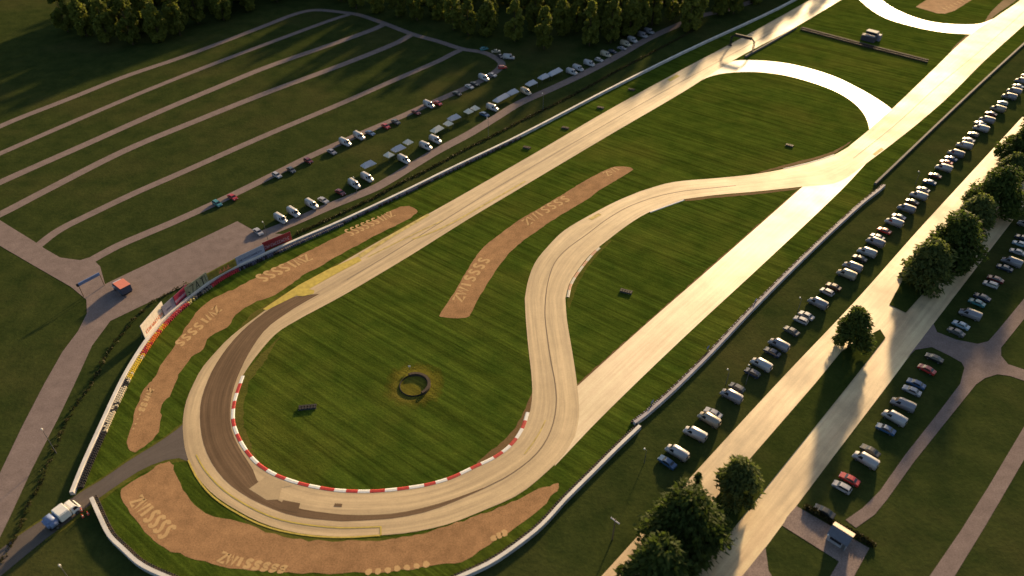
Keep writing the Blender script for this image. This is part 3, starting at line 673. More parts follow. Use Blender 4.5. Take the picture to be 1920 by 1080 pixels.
def zat(root, L, z0, h):
    bm = bmesh.new(); y = -0.08
    def bar(xa, za, xb, zb, t=0.22):
        A, B = Vector((xa, y, z0 + za * h)), Vector((xb, y, z0 + zb * h)); dd = (B - A); n = Vector((-dd.z, 0, dd.x)).normalized() * t / 2
        q = [bm.verts.new(p + Vector((0, o, 0))) for o in (0, 0.02) for p in (A + n, B + n, B - n, A - n)]
        for f in ((0, 1, 2, 3), (7, 6, 5, 4), (0, 4, 5, 1), (1, 5, 6, 2), (2, 6, 7, 3), (3, 7, 4, 0)): bm.faces.new([q[i] for i in f])
    w = L * 0.16
    x = -L * 0.30; bar(x, .82, x + w, .82); bar(x + w, .82, x + w * .35, .12)
    x = -L * 0.06; bar(x, .12, x + w * .5, .85); bar(x + w * .5, .85, x + w, .12); bar(x + w * .25, .4, x + w * .75, .4)
    x = L * 0.19; bar(x, .82, x + w, .82, .28); bar(x + w * .5, .82, x + w * .5, .12, .34)
    x = L * 0.40; bar(x, .85, x, .3, .16)
    x = -L * 0.42; bar(x, .5, x + w * .5, .3, .3); bar(x, .25, x + w * .45, .15, .3)
    bmesh.ops.recalc_face_normals(bm, faces=bm.faces); link_mesh('lettering', bm, B_ink, root)
def flames(root, L, z0, h):
    bm = bmesh.new()
    for k in range(9):
        x = -L * 0.1 + k * L * 0.045; w = L * 0.03; zt = 0.5 + 0.25 * math.sin(k * 2.1)
        v = [bm.verts.new(p) for p in ((x - w, -0.075, z0 + h * 0.3), (x + w, -0.075, z0 + h * 0.35), (x + w * 0.6, -0.075, z0 + h * zt), (x - w * 0.2, -0.075, z0 + h * (zt + 0.12)))]
        bm.faces.new(v)
    link_mesh('artwork', bm, B_orange, root)
billboard((274, 639), (313, 592), 4.9, B_white, 'tall cream billboard with orange script standing over the orange tyres', text=(0.78, 0.22, 0.45, B_orange))
billboard((311, 598), (332, 579), 3.9, B_grey, 'plain blue grey billboard beside the tall cream one', text=(0.4, 0.4, 0.52, B_navy))
billboard((333, 579), (357, 556), 4.0, B_maroon, 'maroon billboard with a mauve band', stripe=(0.38, 0.58, B_mauve), text=(0.8, 0.12, 0.28, B_dark))
billboard((353, 562), (393, 532), 3.9, B_green, 'pale green billboard with large black letter shapes', extra=zat)
billboard((393, 532), (446, 503), 3.3, B_olive, 'olive and yellow billboard with orange artwork', extra=flames, stripe=(0.9, 0.98, plain('board_yellow', (0.38, 0.33, 0.05), 0.6, 0.3)))
billboard((446, 502), (498, 477), 3.3, B_blue, 'pale blue billboard with a dark line of lettering', text=(0.84, 0.36, 0.58, B_navy))
billboard((496, 474), (548, 452), 3.3, B_dred, 'dark red billboard with lavender lettering', text=(0.92, 0.22, 0.55, B_lav), stripe=(0.88, 0.97, plain('board_red', (0.32, 0.02, 0.03), 0.6, 0.3)))

# ------------------------------------------------------------------ start gantry
def gantry():
    a, b = G(1369, 86), G(1411, 96); d = b - a; L = d.length
    root = empty('start_gantry', (a + b) / 2, rot_of(d)); tag(root, 'black start gantry arching over the main straight', 'gantry')
    for s in (-1, 1):
        bm = bmesh.new()
        for dx in (-0.35, 0.35): tube(bm, (s * L / 2 + dx, 0, 0), (s * L / 2 + dx * 0.8, 0, 4.6), 0.22, 0.2, 8)
        for k in range(4): tube(bm, (s * L / 2 - 0.35, 0, 0.5 + k * 1.1), (s * L / 2 + 0.35, 0, 1.1 + k * 1.1), 0.1, None, 6)
        tube(bm, (s * L / 2, 0, 4.4), (s * (L / 2 - 1.8), 0, 6.0), 0.35, 0.35, 8); box(bm, s * L / 2 - 0.8, s * L / 2 + 0.8, -0.6, 0.6, 0, 0.25)
        link_mesh('post', bm, M_tyre, root)
    bm = bmesh.new()
    for z in (5.5, 6.3): tube(bm, (-L / 2 + 1.5, 0, z), (L / 2 - 1.5, 0, z), 0.16, None, 8)
    n = 10
    for k in range(n):
        x0 = -L / 2 + 1.5 + (L - 3) * k / n; x1 = -L / 2 + 1.5 + (L - 3) * (k + 1) / n
        tube(bm, (x0, 0, 5.5), ((x0 + x1) / 2, 0, 6.3), 0.08, None, 6); tube(bm, ((x0 + x1) / 2, 0, 6.3), (x1, 0, 5.5), 0.08, None, 6)
    link_mesh('beam', bm, M_tyre, root)
    bm = bmesh.new(); box(bm, -L / 2 + 1.6, L / 2 - 1.6, -0.4, 0.4, 5.2, 6.5); bevel(bm, 0.03, 1); link_mesh('banner', bm, M_tyre, root)
gantry()

# ------------------------------------------------------------------ vehicles
def prism_body(bm, prof, hw, z_tumble, inset):
    """side profile (x, z) extruded across; above z_tumble the sides lean inward by inset at the top"""
    zt = max(z for _, z in prof)
    rows = []
    for s in (-1, 1):
        rows.append([bm.verts.new((x, s * (hw - inset * max(0, (z - z_tumble)) / max(zt - z_tumble, 1e-3)), z)) for x, z in prof])
    n = len(prof)
    for i in range(n): bm.faces.new((rows[0][i], rows[0][(i + 1) % n], rows[1][(i + 1) % n], rows[1][i]))
    bm.faces.new(rows[0][::-1]); bm.faces.new(rows[1])
    bmesh.ops.recalc_face_normals(bm, faces=bm.faces)

def quad_plate(pts, n_out, t=0.012):
    bm = bmesh.new(); n = Vector(n_out).normalized()
    a = [bm.verts.new(Vector(p) + n * t) for p in pts]; b = [bm.verts.new(Vector(p) - n * 0.02) for p in pts]; k = len(pts)
    bm.faces.new(a); bm.faces.new(b[::-1])
    for i in range(k): bm.faces.new((a[i], b[i], b[(i + 1) % k], a[(i + 1) % k]))
    bmesh.ops.recalc_face_normals(bm, faces=bm.faces)
    return bm

def wheels(root, xs, hw, r, w=0.22):
    for x in xs:
        for s in (-1, 1):
            bm = bmesh.new(); tube(bm, (x, s * (hw - w + 0.03), r), (x, s * (hw + 0.03), r), r, r, 16); bevel(bm, 0.04, 1, 60)
            wh = link_mesh('wheel', bm, M_carwheel, root)
            bm = bmesh.new(); tube(bm, (x, s * (hw + 0.028), r), (x, s * (hw + 0.045), r), r * 0.6, r * 0.5, 12); link_mesh('rim', bm, M_steel, wh)

def lerp2(a, b, t): return tuple(a[i] + (b[i] - a[i]) * t for i in range(len(a)))

def make_car(kind='saloon'):
    root = empty('parked_car', (0, 0, 0)); hw = 0.88
    if kind == 'saloon':
        prof = [(-2.2, .28), (-2.25, .62), (-2.15, .93), (-1.55, .98), (-0.95, 1.38), (-0.55, 1.44), (0.2, 1.42), (0.5, 1.36), (1.12, .96), (1.9, .86), (2.2, .66), (2.22, .28)]
        c_r, c_f, belt = ((-1.55, .98), (-0.95, 1.38)), ((1.12, .96), (0.5, 1.36)), (-1.3, 1.02, 0.90)
    else:
        prof = [(-1.95, .28), (-2.0, .70), (-1.92, 1.0), (-1.55, 1.46), (-0.9, 1.54), (0.2, 1.50), (0.5, 1.44), (1.15, 1.0), (1.85, .86), (2.05, .62), (2.06, .28)]
        c_r, c_f, belt = ((-1.90, 1.04), (-1.58, 1.42)), ((1.15, 1.0), (0.5, 1.44)), (-1.55, 1.05, 0.98)
    bm = bmesh.new(); prism_body(bm, prof, hw, 0.9, 0.22); bevel(bm, 0.07, 2, 25)
    link_mesh('body', bm, M_white, root, False)
    zt = max(z for _, z in prof)
    def hwz(z): return hw - 0.22 * max(0, z - 0.9) / (zt - 0.9)
    for nm, (lo, hi), sgn in (('rear_window', c_r, -1), ('windscreen', c_f, 1)):
        a = lerp2(lo, hi, 0.12); b = lerp2(lo, hi, 0.92); m = 0.13
        q = [(a[0], -hwz(a[1]) + m, a[1]), (a[0], hwz(a[1]) - m, a[1]), (b[0], hwz(b[1]) - m, b[1]), (b[0], -hwz(b[1]) + m, b[1])]
        link_mesh(nm, quad_plate(q, (sgn * (hi[1] - lo[1]), 0, abs(hi[0] - lo[0])), 0.015), M_glass, root)
    for s in (-1, 1):
        z0, z1 = belt[2] + 0.06, zt - 0.1; xr0, xf0 = c_r[0][0] + 0.28, c_f[0][0] - 0.2; xr1, xf1 = c_r[1][0] + 0.12, c_f[1][0] - 0.05
        q = [(xr0, s * hwz(z0), z0), (xf0, s * hwz(z0), z0), (xf1, s * hwz(z1), z1), (xr1, s * hwz(z1), z1)]
        link_mesh('side_window', quad_plate(q, (0, s, 0.35), 0.02), M_glass, root)
        bm = bmesh.new(); box(bm, prof[-2][0] - 0.06, prof[-2][0] + 0.02, s * 0.62 - 0.17, s * 0.62 + 0.17, 0.58, 0.72); bevel(bm, 0.02, 1); link_mesh('headlight', bm, MATS['lamp_lens'], root)
    wheels(root, (-1.35, 1.32), hw, 0.31)
    return root

def make_van():
    root = empty('panel_van', (0, 0, 0)); hw = 1.0
    prof = [(-2.75, .34), (-2.8, 1.2), (-2.72, 2.25), (-2.5, 2.46), (0.9, 2.46), (1.25, 2.36), (2.0, 1.38), (2.62, 1.16), (2.8, .85), (2.8, .34)]
    bm = bmesh.new(); prism_body(bm, prof, hw, 1.2, 0.2); bevel(bm, 0.13, 3, 25); link_mesh('body', bm, M_white, root, True)
    def hwz(z): return hw - 0.2 * max(0, z - 1.2) / (2.46 - 1.2)
    lo, hi = (2.0, 1.38), (1.25, 2.36); a = lerp2(lo, hi, .06); b = lerp2(lo, hi, .9); m = 0.14
    q = [(a[0], -hwz(a[1]) + m, a[1]), (a[0], hwz(a[1]) - m, a[1]), (b[0], hwz(b[1]) - m, b[1]), (b[0], -hwz(b[1]) + m, b[1])]
    link_mesh('windscreen', quad_plate(q, (.98, 0, .75), 0.02), M_glass, root)
    for s in (-1, 1):
        q = [(0.55, s * hwz(1.4), 1.4), (1.75, s * hwz(1.4), 1.4), (1.2, s * hwz(2.15), 2.15), (0.55, s * hwz(2.15), 2.15)]
        link_mesh('side_window', quad_plate(q, (0, s, 0.16), 0.02), M_glass, root)
        q = [(-2.79, s * 0.12, 1.45), (-2.79, s * 0.72, 1.45), (-2.74, s * 0.66, 2.1), (-2.74, s * 0.12, 2.1)]
        link_mesh('rear_window', quad_plate(q, (-1, 0, 0.08), 0.03), M_glass, root)
        bm = bmesh.new(); box(bm, 2.70, 2.82, s * 0.72 - 0.16, s * 0.72 + 0.16, 0.78, 0.98); bevel(bm, 0.02, 1); link_mesh('headlight', bm, MATS['lamp_lens'], root)
    bm = bmesh.new(); box(bm, 2.74, 2.88, -0.95, 0.95, 0.36, 0.6); bevel(bm, 0.04, 1); link_mesh('bumper', bm, M_steel, root)
    wheels(root, (-1.75, 1.75), hw, 0.36, 0.25)
    return root

plain('lamp_lens', (0.6, 0.6, 0.58), 0.15, 0.5)
PAINTS = {
 'white': (0.36, 0.35, 0.37), 'grey': (0.21, 0.205, 0.24), 'silver': (0.30, 0.30, 0.33), 'cream': (0.36, 0.31, 0.24), 'beige': (0.30, 0.265, 0.225), 'red': (0.38, 0.025, 0.025), 'dark red': (0.12, 0.014, 0.018),
 'brown': (0.085, 0.040, 0.022), 'blue': (0.035, 0.09, 0.20), 'pale blue': (0.24, 0.34, 0.42), 'navy': (0.020, 0.030, 0.065), 'teal': (0.05, 0.20, 0.22), 'black': (0.018, 0.019, 0.022), 'dark grey': (0.07, 0.075, 0.085)}
def paint_mat(c): return plain('car_paint_' + c.replace(' ', '_'), PAINTS[c], 0.30, 0.5, var=0.02, coat=0.4)
PROTO = {'saloon': make_car('saloon'), 'hatchback': make_car('hatch'), 'panel van': make_van()}
USED = set(); BODY = {}
def place_vehicle(typ, colour, px, py, rz, label, group):
    pro = PROTO[typ]
    o = pro if typ not in USED else copy_tree(pro)
    USED.add(typ)
    h = 1.25 if typ == 'panel van' else 0.7
    g = G(px, py, h); o.location = (g.x, g.y, 0.0); o.rotation_euler = (0, 0, rz)
    body = kids(o, 'body')[0]
    if (typ, colour) not in BODY:
        me = pro.children[0].data.copy() if False else kids(pro, 'body')[0].data.copy(); me.materials.clear(); me.materials.append(paint_mat(colour)); BODY[(typ, colour)] = me
    body.data = BODY[(typ, colour)]
    tag(o, label, 'van' if typ == 'panel van' else 'car', group)
    return o

ORD = 'first second third fourth fifth sixth seventh eighth ninth tenth eleventh twelfth thirteenth fourteenth fifteenth sixteenth seventeenth eighteenth nineteenth twentieth'.split()
def ordinal(i):
    if i < 20: return ORD[i]
    t = {2: 'twenty', 3: 'thirty', 4: 'forty', 5: 'fifty'}; e = {2: 'twentieth', 3: 'thirtieth', 4: 'fortieth', 5: 'fiftieth'}
    n = i + 1
    return e[n // 10] if n % 10 == 0 else t[n // 10] + '-' + ORD[n % 10 - 1]

V, C, H = 'panel van', 'saloon', 'hatchback'
row_barrier = [(C, 'blue', 1251, 866), (V, 'white', 1270, 847), (V, 'white', 1304, 812), (V, 'beige', 1330, 785), (C, 'white', 1337, 774), (V, 'grey', 1372, 741), (H, 'dark grey', 1382, 727), (H, 'navy', 1411, 699), (V, 'white', 1428, 682), (C, 'navy', 1448, 660),
 (V, 'grey', 1461, 645), (C, 'dark grey', 1484, 620), (H, 'silver', 1502, 600), (C, 'white', 1512, 591), (V, 'grey', 1534, 567), (H, 'silver', 1551, 547), (C, 'brown', 1563, 537), (V, 'beige', 1588, 513), (V, 'grey', 1599, 499), (C, 'black', 1612, 484), (V, 'white', 1626, 472),
 (V, 'grey', 1642, 453), (C, 'white', 1645, 444), (C, 'red', 1658, 432), (V, 'white', 1677, 416), (C, 'blue', 1685, 406), (V, 'grey', 1700, 390), (C, 'brown', 1710, 378), (V, 'white', 1723, 366), (C, 'silver', 1731, 355), (C, 'blue', 1743, 341), (C, 'dark red', 1753, 329), (V, 'white', 1770, 314),
 (C, 'red', 1774, 304), (C, 'blue', 1783, 297), (V, 'grey', 1793, 287), (V, 'white', 1809, 272), (C, 'silver', 1816, 262), (H, 'dark grey', 1825, 252), (V, 'white', 1840, 240), (C, 'white', 1838, 231), (V, 'grey', 1851, 224), (C, 'dark red', 1858, 213), (V, 'beige', 1872, 203), (H, 'pale blue', 1880, 193),
 (V, 'grey', 1893, 180), (V, 'grey', 1902, 170), (C, 'white', 1909, 161), (V, 'grey', 1917, 151), (C, 'navy', 1925, 142), (V, 'white', 1935, 132)]
row_lawn = [(C, 'black', 1546, 959), (H, 'white', 1579, 913), (C, 'red', 1593, 898), (V, 'white', 1624, 861), (C, 'black', 1632, 845), (C, 'blue', 1661, 804), (V, 'white', 1678, 782), (V, 'grey', 1694, 757), (C, 'silver', 1710, 732), (C, 'blue', 1718, 719), (C, 'red', 1738, 692), (C, 'black', 1752, 671),
 (C, 'dark grey', 1793, 622), (C, 'pale blue', 1802, 609), (V, 'grey', 1820, 588), (C, 'teal', 1832, 567), (C, 'navy', 1842, 557), (H, 'white', 1858, 533), (C, 'dark red', 1867, 523), (C, 'navy', 1884, 502), (V, 'grey', 1898, 490), (C, 'silver', 1908, 472), (C, 'pale blue', 1913, 457), (C, 'navy', 1918, 446), (V, 'white', 1927, 420)]
row_path = [(H, 'teal', 407, 381), (C, 'red', 436, 369), (H, 'white', 519, 328), (C, 'dark grey', 546, 318), (H, 'dark red', 578, 301), (C, 'grey', 622, 284), (V, 'white', 647, 266), (V, 'white', 673, 254), (C, 'blue', 694, 249), (C, 'red', 723, 236), (C, 'dark grey', 742, 228), (C, 'dark red', 780, 210), (V, 'white', 804, 195), (C, 'red', 821, 193),
 (C, 'black', 857, 175), (C, 'white', 880, 162), (C, 'black', 890, 157), (V, 'white', 907, 145), (C, 'silver', 923, 140)]
row_ditch = [(C, 'white', 484, 434), (V, 'white', 526, 409), (V, 'white', 550, 397), (V, 'white', 584, 382), (C, 'white', 606, 375), (C, 'dark red', 638, 360), (V, 'white', 664, 344), (V, 'white', 688, 332), (V, 'white', 757, 298), (V, 'white', 798, 273), (V, 'white', 816, 261), (C, 'blue', 908, 214), (V, 'white', 923, 201), (V, 'cream', 986, 171), (V, 'white', 1072, 134),
 (V, 'white', 1084, 127), (V, 'white', 1105, 118), (H, 'white', 1123, 112), (V, 'cream', 1136, 101), (C, 'navy', 1148, 96), (C, 'grey', 1166, 90), (V, 'cream', 1173, 81), (V, 'white', 1186, 74), (V, 'grey', 1205, 65), (V, 'grey', 1217, 58)]
for row, where, grp, d in ((row_barrier, 'row behind the grey barrier', 'cars parked on the lawn behind the straight barrier', D2),
                           (row_lawn, 'row beyond the twin road', 'cars parked on the lawn beyond the twin road', D2),
                           (row_path, 'row on the inner path', 'cars parked on the inner gravel path', -D2),
                           (row_ditch, 'row along the ditch strip', 'cars parked along the gravel road by the hedge', -D2)):
    for i, (typ, colour, px, py) in enumerate(row):
        place_vehicle(typ, colour, px, py, rot_of(d) + rnd.uniform(-0.09, 0.09), f'{colour} {typ}, {ordinal(i)} from the near end of the {where}', grp)
for typ, colour, px, py, a, lab in ((H, 'red', 942, 126, R(8), 'red hatchback standing across the bend of the gravel path'), (V, 'white', 954, 106, R(-8), 'white panel van parked beyond the bend of the gravel path'),
                                    (C, 'cream', 930, 96, R(8), 'cream saloon parked where the gravel paths meet'), (C, 'black', 938, 105, R(-60), 'black saloon beside the van at the path bend'), (H, 'teal', 908, 91, R(30), 'teal hatchback where the gravel paths meet')):
    place_vehicle(typ, colour, px, py, a, lab, 'cars parked at the bend of the gravel path')
# the small grey timing hut inside the infield
def hut():
    g = G(1629, 76); root = empty('timing_hut', g, rot_of(-D2)); tag(root, 'small grey timing hut with pale flat roof on the infield grass', 'hut')
    wm = plain('hut_cladding', (0.065, 0.058, 0.068), 0.7, 0.25)
    bm = bmesh.new(); box(bm, -3.6, 3.0, -1.9, 1.6, 0, 2.5); bevel(bm, .05, 1); link_mesh('lower_block', bm, wm, root)
    bm = bmesh.new(); box(bm, -2.9, 2.6, 1.603, 4.6, 0, 3.7); bevel(bm, .05, 1); up = link_mesh('upper_block', bm, wm, root)
    bm = bmesh.new(); box(bm, -2.5, 2.2, 1.53, 1.60, 2.7, 3.5); link_mesh('window', bm, M_glass, up)
    bm = bmesh.new(); box(bm, -3.1, 2.2, 1.4, 4.8, 3.703, 3.9); bevel(bm, .04, 1); link_mesh('roof', bm, M_canvas, root)
    bm = bmesh.new(); box(bm, 2.603, 4.2, 2.0, 4.4, 0, 3.0); bevel(bm, .05, 1); link_mesh('annex', bm, plain('hut_annex', (0.22, 0.20, 0.24), 0.7, 0.25), root)
    bm = bmesh.new(); box(bm, -3.3, 2.7, -1.6, 1.3, 2.503, 2.58); link_mesh('deck', bm, plain('hut_deck', (0.20, 0.19, 0.20), 0.8, 0.2), root)
    for x in (-3.3, 2.7):
        bm = bmesh.new(); tube(bm, (x, -1.6, 2.5), (x, -1.6, 3.4), .05, None, 6); link_mesh('railing_post', bm, M_steel, root)
    bm = bmesh.new(); box(bm, -3.3, 2.7, -1.63, -1.57, 3.3, 3.37); link_mesh('railing', bm, M_steel, root)
hut()

# ------------------------------------------------------------------ pop-up canopies
def make_canopy(lx, ly, hip):
    root = empty('canopy_tent', (0, 0, 0)); he, hp = 2.2, 3.6
    bm = bmesh.new(); a = [(-lx / 2, -ly / 2), (lx / 2, -ly / 2), (lx / 2, ly / 2), (-lx / 2, ly / 2)]
    e = [bm.verts.new((x, y, he)) for x, y in a]; w = [bm.verts.new((x * 1.01, y * 1.01, he - 0.28)) for x, y in a]
    r = [bm.verts.new((-hip, 0, hp)), bm.verts.new((hip, 0, hp))] if hip else [bm.verts.new((0, 0, hp))]
    if hip:
        bm.faces.new((e[0], e[1], r[1], r[0])); bm.faces.new((e[1], e[2], r[1])); bm.faces.new((e[2], e[3], r[0], r[1])); bm.faces.new((e[3], e[0], r[0]))
    else:
        for i in range(4): bm.faces.new((e[i], e[(i + 1) % 4], r[0]))
    for i in range(4): bm.faces.new((w[i], w[(i + 1) % 4], e[(i + 1) % 4], e[i]))
    link_mesh('canopy', bm, M_canvas, root)
    for x, y in a:
        bm = bmesh.new(); tube(bm, (x * .97, y * .97, 0), (x * .97, y * .97, he), 0.035, None, 6); link_mesh('leg', bm, M_steel, root)
    return root
CAN = {'small': make_canopy(3.0, 3.0, 0), 'long': make_canopy(5.2, 2.9, 1.3), 'double': make_canopy(8.2, 2.9, 2.8)}
CUSED = set(); CMAT = {}
canopies = [('small', 'cream', 730, 300), ('long', 'grey', 692, 318), ('long', 'grey', 748, 288), ('small', 'cream', 766, 276), ('long', 'cream', 820, 252), ('small', 'cream', 841, 241), ('long', 'grey', 852, 230), ('small', 'cream', 879, 218), ('small', 'cream', 891, 212),
            ('double', 'grey', 940, 193), ('long', 'grey', 961, 182), ('long', 'grey', 996, 165), ('long', 'grey', 1019, 153), ('double', 'grey', 1040, 144)]
canopies.sort(key=lambda c: c[2])
for i, (k, colour, px, py) in enumerate(canopies):
    o = CAN[k] if k not in CUSED else copy_tree(CAN[k]); CUSED.add(k)
    g = G(px, py); o.location = (g.x, g.y, 0); o.rotation_euler = (0, 0, rot_of(D1) + rnd.uniform(-0.1, 0.1))
    c = kids(o, 'canopy')[0]
    if (k, colour) not in CMAT:
        me = c.data.copy(); me.materials.clear(); me.materials.append(M_canvas if colour == 'cream' else M_greyshade); CMAT[(k, colour)] = me  # grey tents are white fabric with shade mixed into the colour
    c.data = CMAT[(k, colour)]
    sz = {'small': 'square peaked', 'long': 'oblong', 'double': 'extra long'}[k]
    tag(o, f'{colour} {sz} canopy tent, {ordinal(i)} from the near end of the tent row', 'canopy tent', 'canopy tents behind the parked vans')

# ------------------------------------------------------------------ lorries, booth, entry sign, cones
def lorry(px, py, heading, label, box_mat, tail_mat, roof_mat, L=7.4, name='box_truck', cab=True, hw=1.25, tail=True):
    g = G(px, py); root = empty(name, g, heading); tag(root, label, 'truck')
    xb = L / 2 - 2.0
    bm = bmesh.new(); box(bm, -L / 2, L / 2 - 0.4, -hw * 0.8, hw * 0.8, 0.5, 0.85); bevel(bm, .04, 1); link_mesh('chassis', bm, M_tyre, root)
    x0 = -L / 2 + (2.4 if tail else 0)
    bm = bmesh.new(); box(bm, x0, xb - 0.15, -hw, hw, 0.86, 3.1); bevel(bm, 0.18 if tail else 0.05, 3); link_mesh('cargo_box', bm, box_mat, root)
    if roof_mat:
        bm = bmesh.new(); box(bm, x0 - .04, xb - 0.11, -hw - .04, hw + .04, 3.103, 3.2); bevel(bm, .03, 1); link_mesh('roof', bm, roof_mat, root)
    if tail:
        bm = bmesh.new(); box(bm, -L / 2 - 0.1, x0 - 0.003, -hw - 0.08, hw + 0.08, 0.86, 3.0); bevel(bm, 0.5, 4); link_mesh('rear_body', bm, tail_mat, root, True)
    prof = [(xb, .6), (xb, 2.45), (xb + .25, 2.6), (xb + 1.2, 2.55), (xb + 1.75, 1.6), (xb + 2.0, 1.4), (xb + 2.0, .6)]
    bm = bmesh.new(); prism_body(bm, prof, hw * 0.92, 1.5, 0.14); bevel(bm, 0.08, 2, 25); cabo = link_mesh('cab', bm, box_mat if not roof_mat else M_greyshade, root)
    q = [(xb + 1.74, -hw * .78, 1.68), (xb + 1.74, hw * .78, 1.68), (xb + 1.27, hw * .7, 2.45), (xb + 1.27, -hw * .7, 2.45)]; link_mesh('windscreen', quad_plate(q, (.8, 0, .5), .03), M_glass, cabo)
    for s in (-1, 1):
        q = [(xb + .5, s * hw * .92, 1.6), (xb + 1.5, s * hw * .92, 1.6), (xb + 1.15, s * hw * .84, 2.3), (xb + .5, s * hw * .84, 2.3)]; link_mesh('side_window', quad_plate(q, (0, s, .15), .03), M_glass, cabo)
    wheels(root, (-L / 2 + 1.3, L / 2 - 1.2), hw * 0.95, 0.48, 0.3)
    return root
B_blue2 = plain('truck_blue', (0.15, 0.20, 0.36), 0.5, 0.4); B_pink = plain('salmon_roof', (0.62, 0.20, 0.14), 0.7, 0.25, var=0.04); B_slate = plain('slate_blue_panel', (0.055, 0.065, 0.10), 0.6, 0.3)
d = (G(140, 955) - G(105, 982)); lorry(121, 972, rot_of(d), 'white truck with a rounded blue rear on the access road', M_white, B_blue2, None, 7.0, hw=1.5)
d = (G(213, 527) - G(250, 556)); lorry(231, 545, rot_of(d), 'slate blue box truck with a salmon roof on the gravel lot', B_slate, None, B_pink, 6.4, hw=1.55, tail=False)

def make_cone():
    root = empty('traffic_cone', (0, 0, 0))
    bm = bmesh.new(); box(bm, -.28, .28, -.28, .28, 0, .06); bevel(bm, .02, 1); link_mesh('base', bm, M_tyre, root)
    bm = bmesh.new(); tube(bm, (0, 0, .063), (0, 0, 1.0), .21, .04, 12); link_mesh('cone', bm, plain('cone_orange', (0.72, 0.09, 0.03), 0.5, 0.3), root)
    bm = bmesh.new(); tube(bm, (0, 0, .45), (0, 0, .62), .147, .115, 12, False); link_mesh('band', bm, M_white, root)
    return root
cone0 = make_cone()
for i, (px, py, lab) in enumerate(((154, 959, 'orange traffic cone closest to the cab of the white truck'), (156, 970, 'orange traffic cone standing lowest beside the access road'), (166, 965, 'orange traffic cone closest to the pale barrier end'))):
    o = cone0 if i == 0 else copy_tree(cone0); o.location = G(px, py); o.scale = (1.2,) * 3; tag(o, lab, 'traffic cone', 'cones beside the white truck')

def entry_sign():
    a, b = G(157, 556), G(196, 535); d = b - a; L = d.length
    root = empty('entry_sign', (a + b) / 2, rot_of(d)); tag(root, 'blue overhead banner sign on two posts above the gravel entrance', 'sign')
    for s in (-1, 1):
        bm = bmesh.new(); tube(bm, (s * L / 2, 0, 0), (s * L / 2, 0, 4.9), 0.13, .11, 8); link_mesh('post', bm, M_wood, root)
    bm = bmesh.new(); box(bm, -L / 2, L / 2, -.14, .14, 3.9, 4.9); bevel(bm, .04, 1); link_mesh('panel', bm, plain('sign_blue', (0.13, 0.19, 0.36), 0.6, 0.3, var=0.25, scale=0.8), root)
    bm = bmesh.new(); scribble(bm, -L * .38, L * .38, 4.15, 4.65, -.165, 5); link_mesh('lettering', bm, B_grey, root)
    bm = bmesh.new(); box(bm, -L / 2 - .5, -L / 2 - .02, -.3, .3, 3.95, 4.75); bevel(bm, .05, 1); link_mesh('lamp_box', bm, M_tyre, root)
entry_sign()

def booth():
    g = G(1572, 1012); root = empty('ticket_booth', g, rot_of(-D2)); tag(root, 'small ticket booth with grey and cream gable roof on the gravel pad', 'booth')
    bm = bmesh.new(); box(bm, -2.0, 2.0, -1.7, 1.7, 0, 2.3)
    for y0, y1 in (): pass
    link_mesh('walls', bm, plain('booth_wall', (0.30, 0.30, 0.34), 0.7, 0.2), root)
    for s, m in ((-1, plain('grey_roofing', (0.13, 0.135, 0.165), 0.6, 0.3)), (1, plain('cream_roofing', (0.50, 0.42, 0.35), 0.7, 0.2))):
        bm = bmesh.new(); v = [bm.verts.new(p) for p in ((-2.2, s * 2.0, 2.15), (2.2, s * 2.0, 2.15), (2.2, 0, 3.3), (-2.2, 0, 3.3), (-2.2, s * 2.0, 2.05), (2.2, s * 2.0, 2.05), (2.2, 0, 3.2), (-2.2, 0, 3.2))]
        for f in ((0, 1, 2, 3), (7, 6, 5, 4), (0, 4, 5, 1), (1, 5, 6, 2), (2, 6, 7, 3), (3, 7, 4, 0)): bm.faces.new([v[i] for i in f])
        bmesh.ops.recalc_face_normals(bm, faces=bm.faces); link_mesh('roof', bm, m, root)
    bm = bmesh.new()
    for x in (-2.0, 2.0):
        v = [bm.verts.new(p) for p in ((x, -1.7, 2.303), (x, 1.7, 2.303), (x, 0, 3.19))]; bm.faces.new(v)
    link_mesh('gable', bm, MATS['booth_wall'], root)
    for y in (-1.72,):
        bm = bmesh.new(); box(bm, -1.4, 1.0, y - .02, y + .01, .9, 1.9); link_mesh('window', bm, M_glass, root)
    bm = bmesh.new(); box(bm, 1.2, 1.85, -1.735, -1.703, 0, 1.95); link_mesh('door', bm, M_steel, root)
    bm = bmesh.new(); tube(bm, (-1.9, -2.05, 1.9), (-1.9, -2.05, 2.2), .16, .16, 8); link_mesh('lamp', bm, M_white, root)
booth()

# ------------------------------------------------------------------ poles
def pole(px, py, h, kind, label, grp='lamp posts and poles round the circuit'):
    g = G(px, py); nm = 'utility_pole' if kind == 'cross' else 'lamp_post'; root = empty(nm, g, rot_of(D2)); tag(root, label, nm.replace('_', ' '), grp)
    bm = bmesh.new(); tube(bm, (0, 0, 0), (0, 0, h), .15 if kind == 'cross' else .09, .11 if kind == 'cross' else .06, 8); link_mesh('pole', bm, M_wood if kind == 'cross' else M_steel, root)
    if kind == 'cross':
        bm = bmesh.new(); box(bm, -1.1, 1.1, -.1, .1, h - .7, h - .5); bevel(bm, .02, 1); link_mesh('crossarm', bm, M_greyshade, root)
        for x in (-.9, 0, .9):
            bm = bmesh.new(); tube(bm, (x, 0, h - .5), (x, 0, h - .25), .05, .03, 6); link_mesh('insulator', bm, M_white, root)
    else:
        bm = bmesh.new(); tube(bm, (0, 0, h), (.55, 0, h + .15), .05, .05, 6); link_mesh('arm', bm, M_steel, root)
        bm = bmesh.new(); tube(bm, (.55, 0, h + .05), (.55, 0, h + .35), .22, .16, 8); link_mesh('lamp_head', bm, M_white, root)
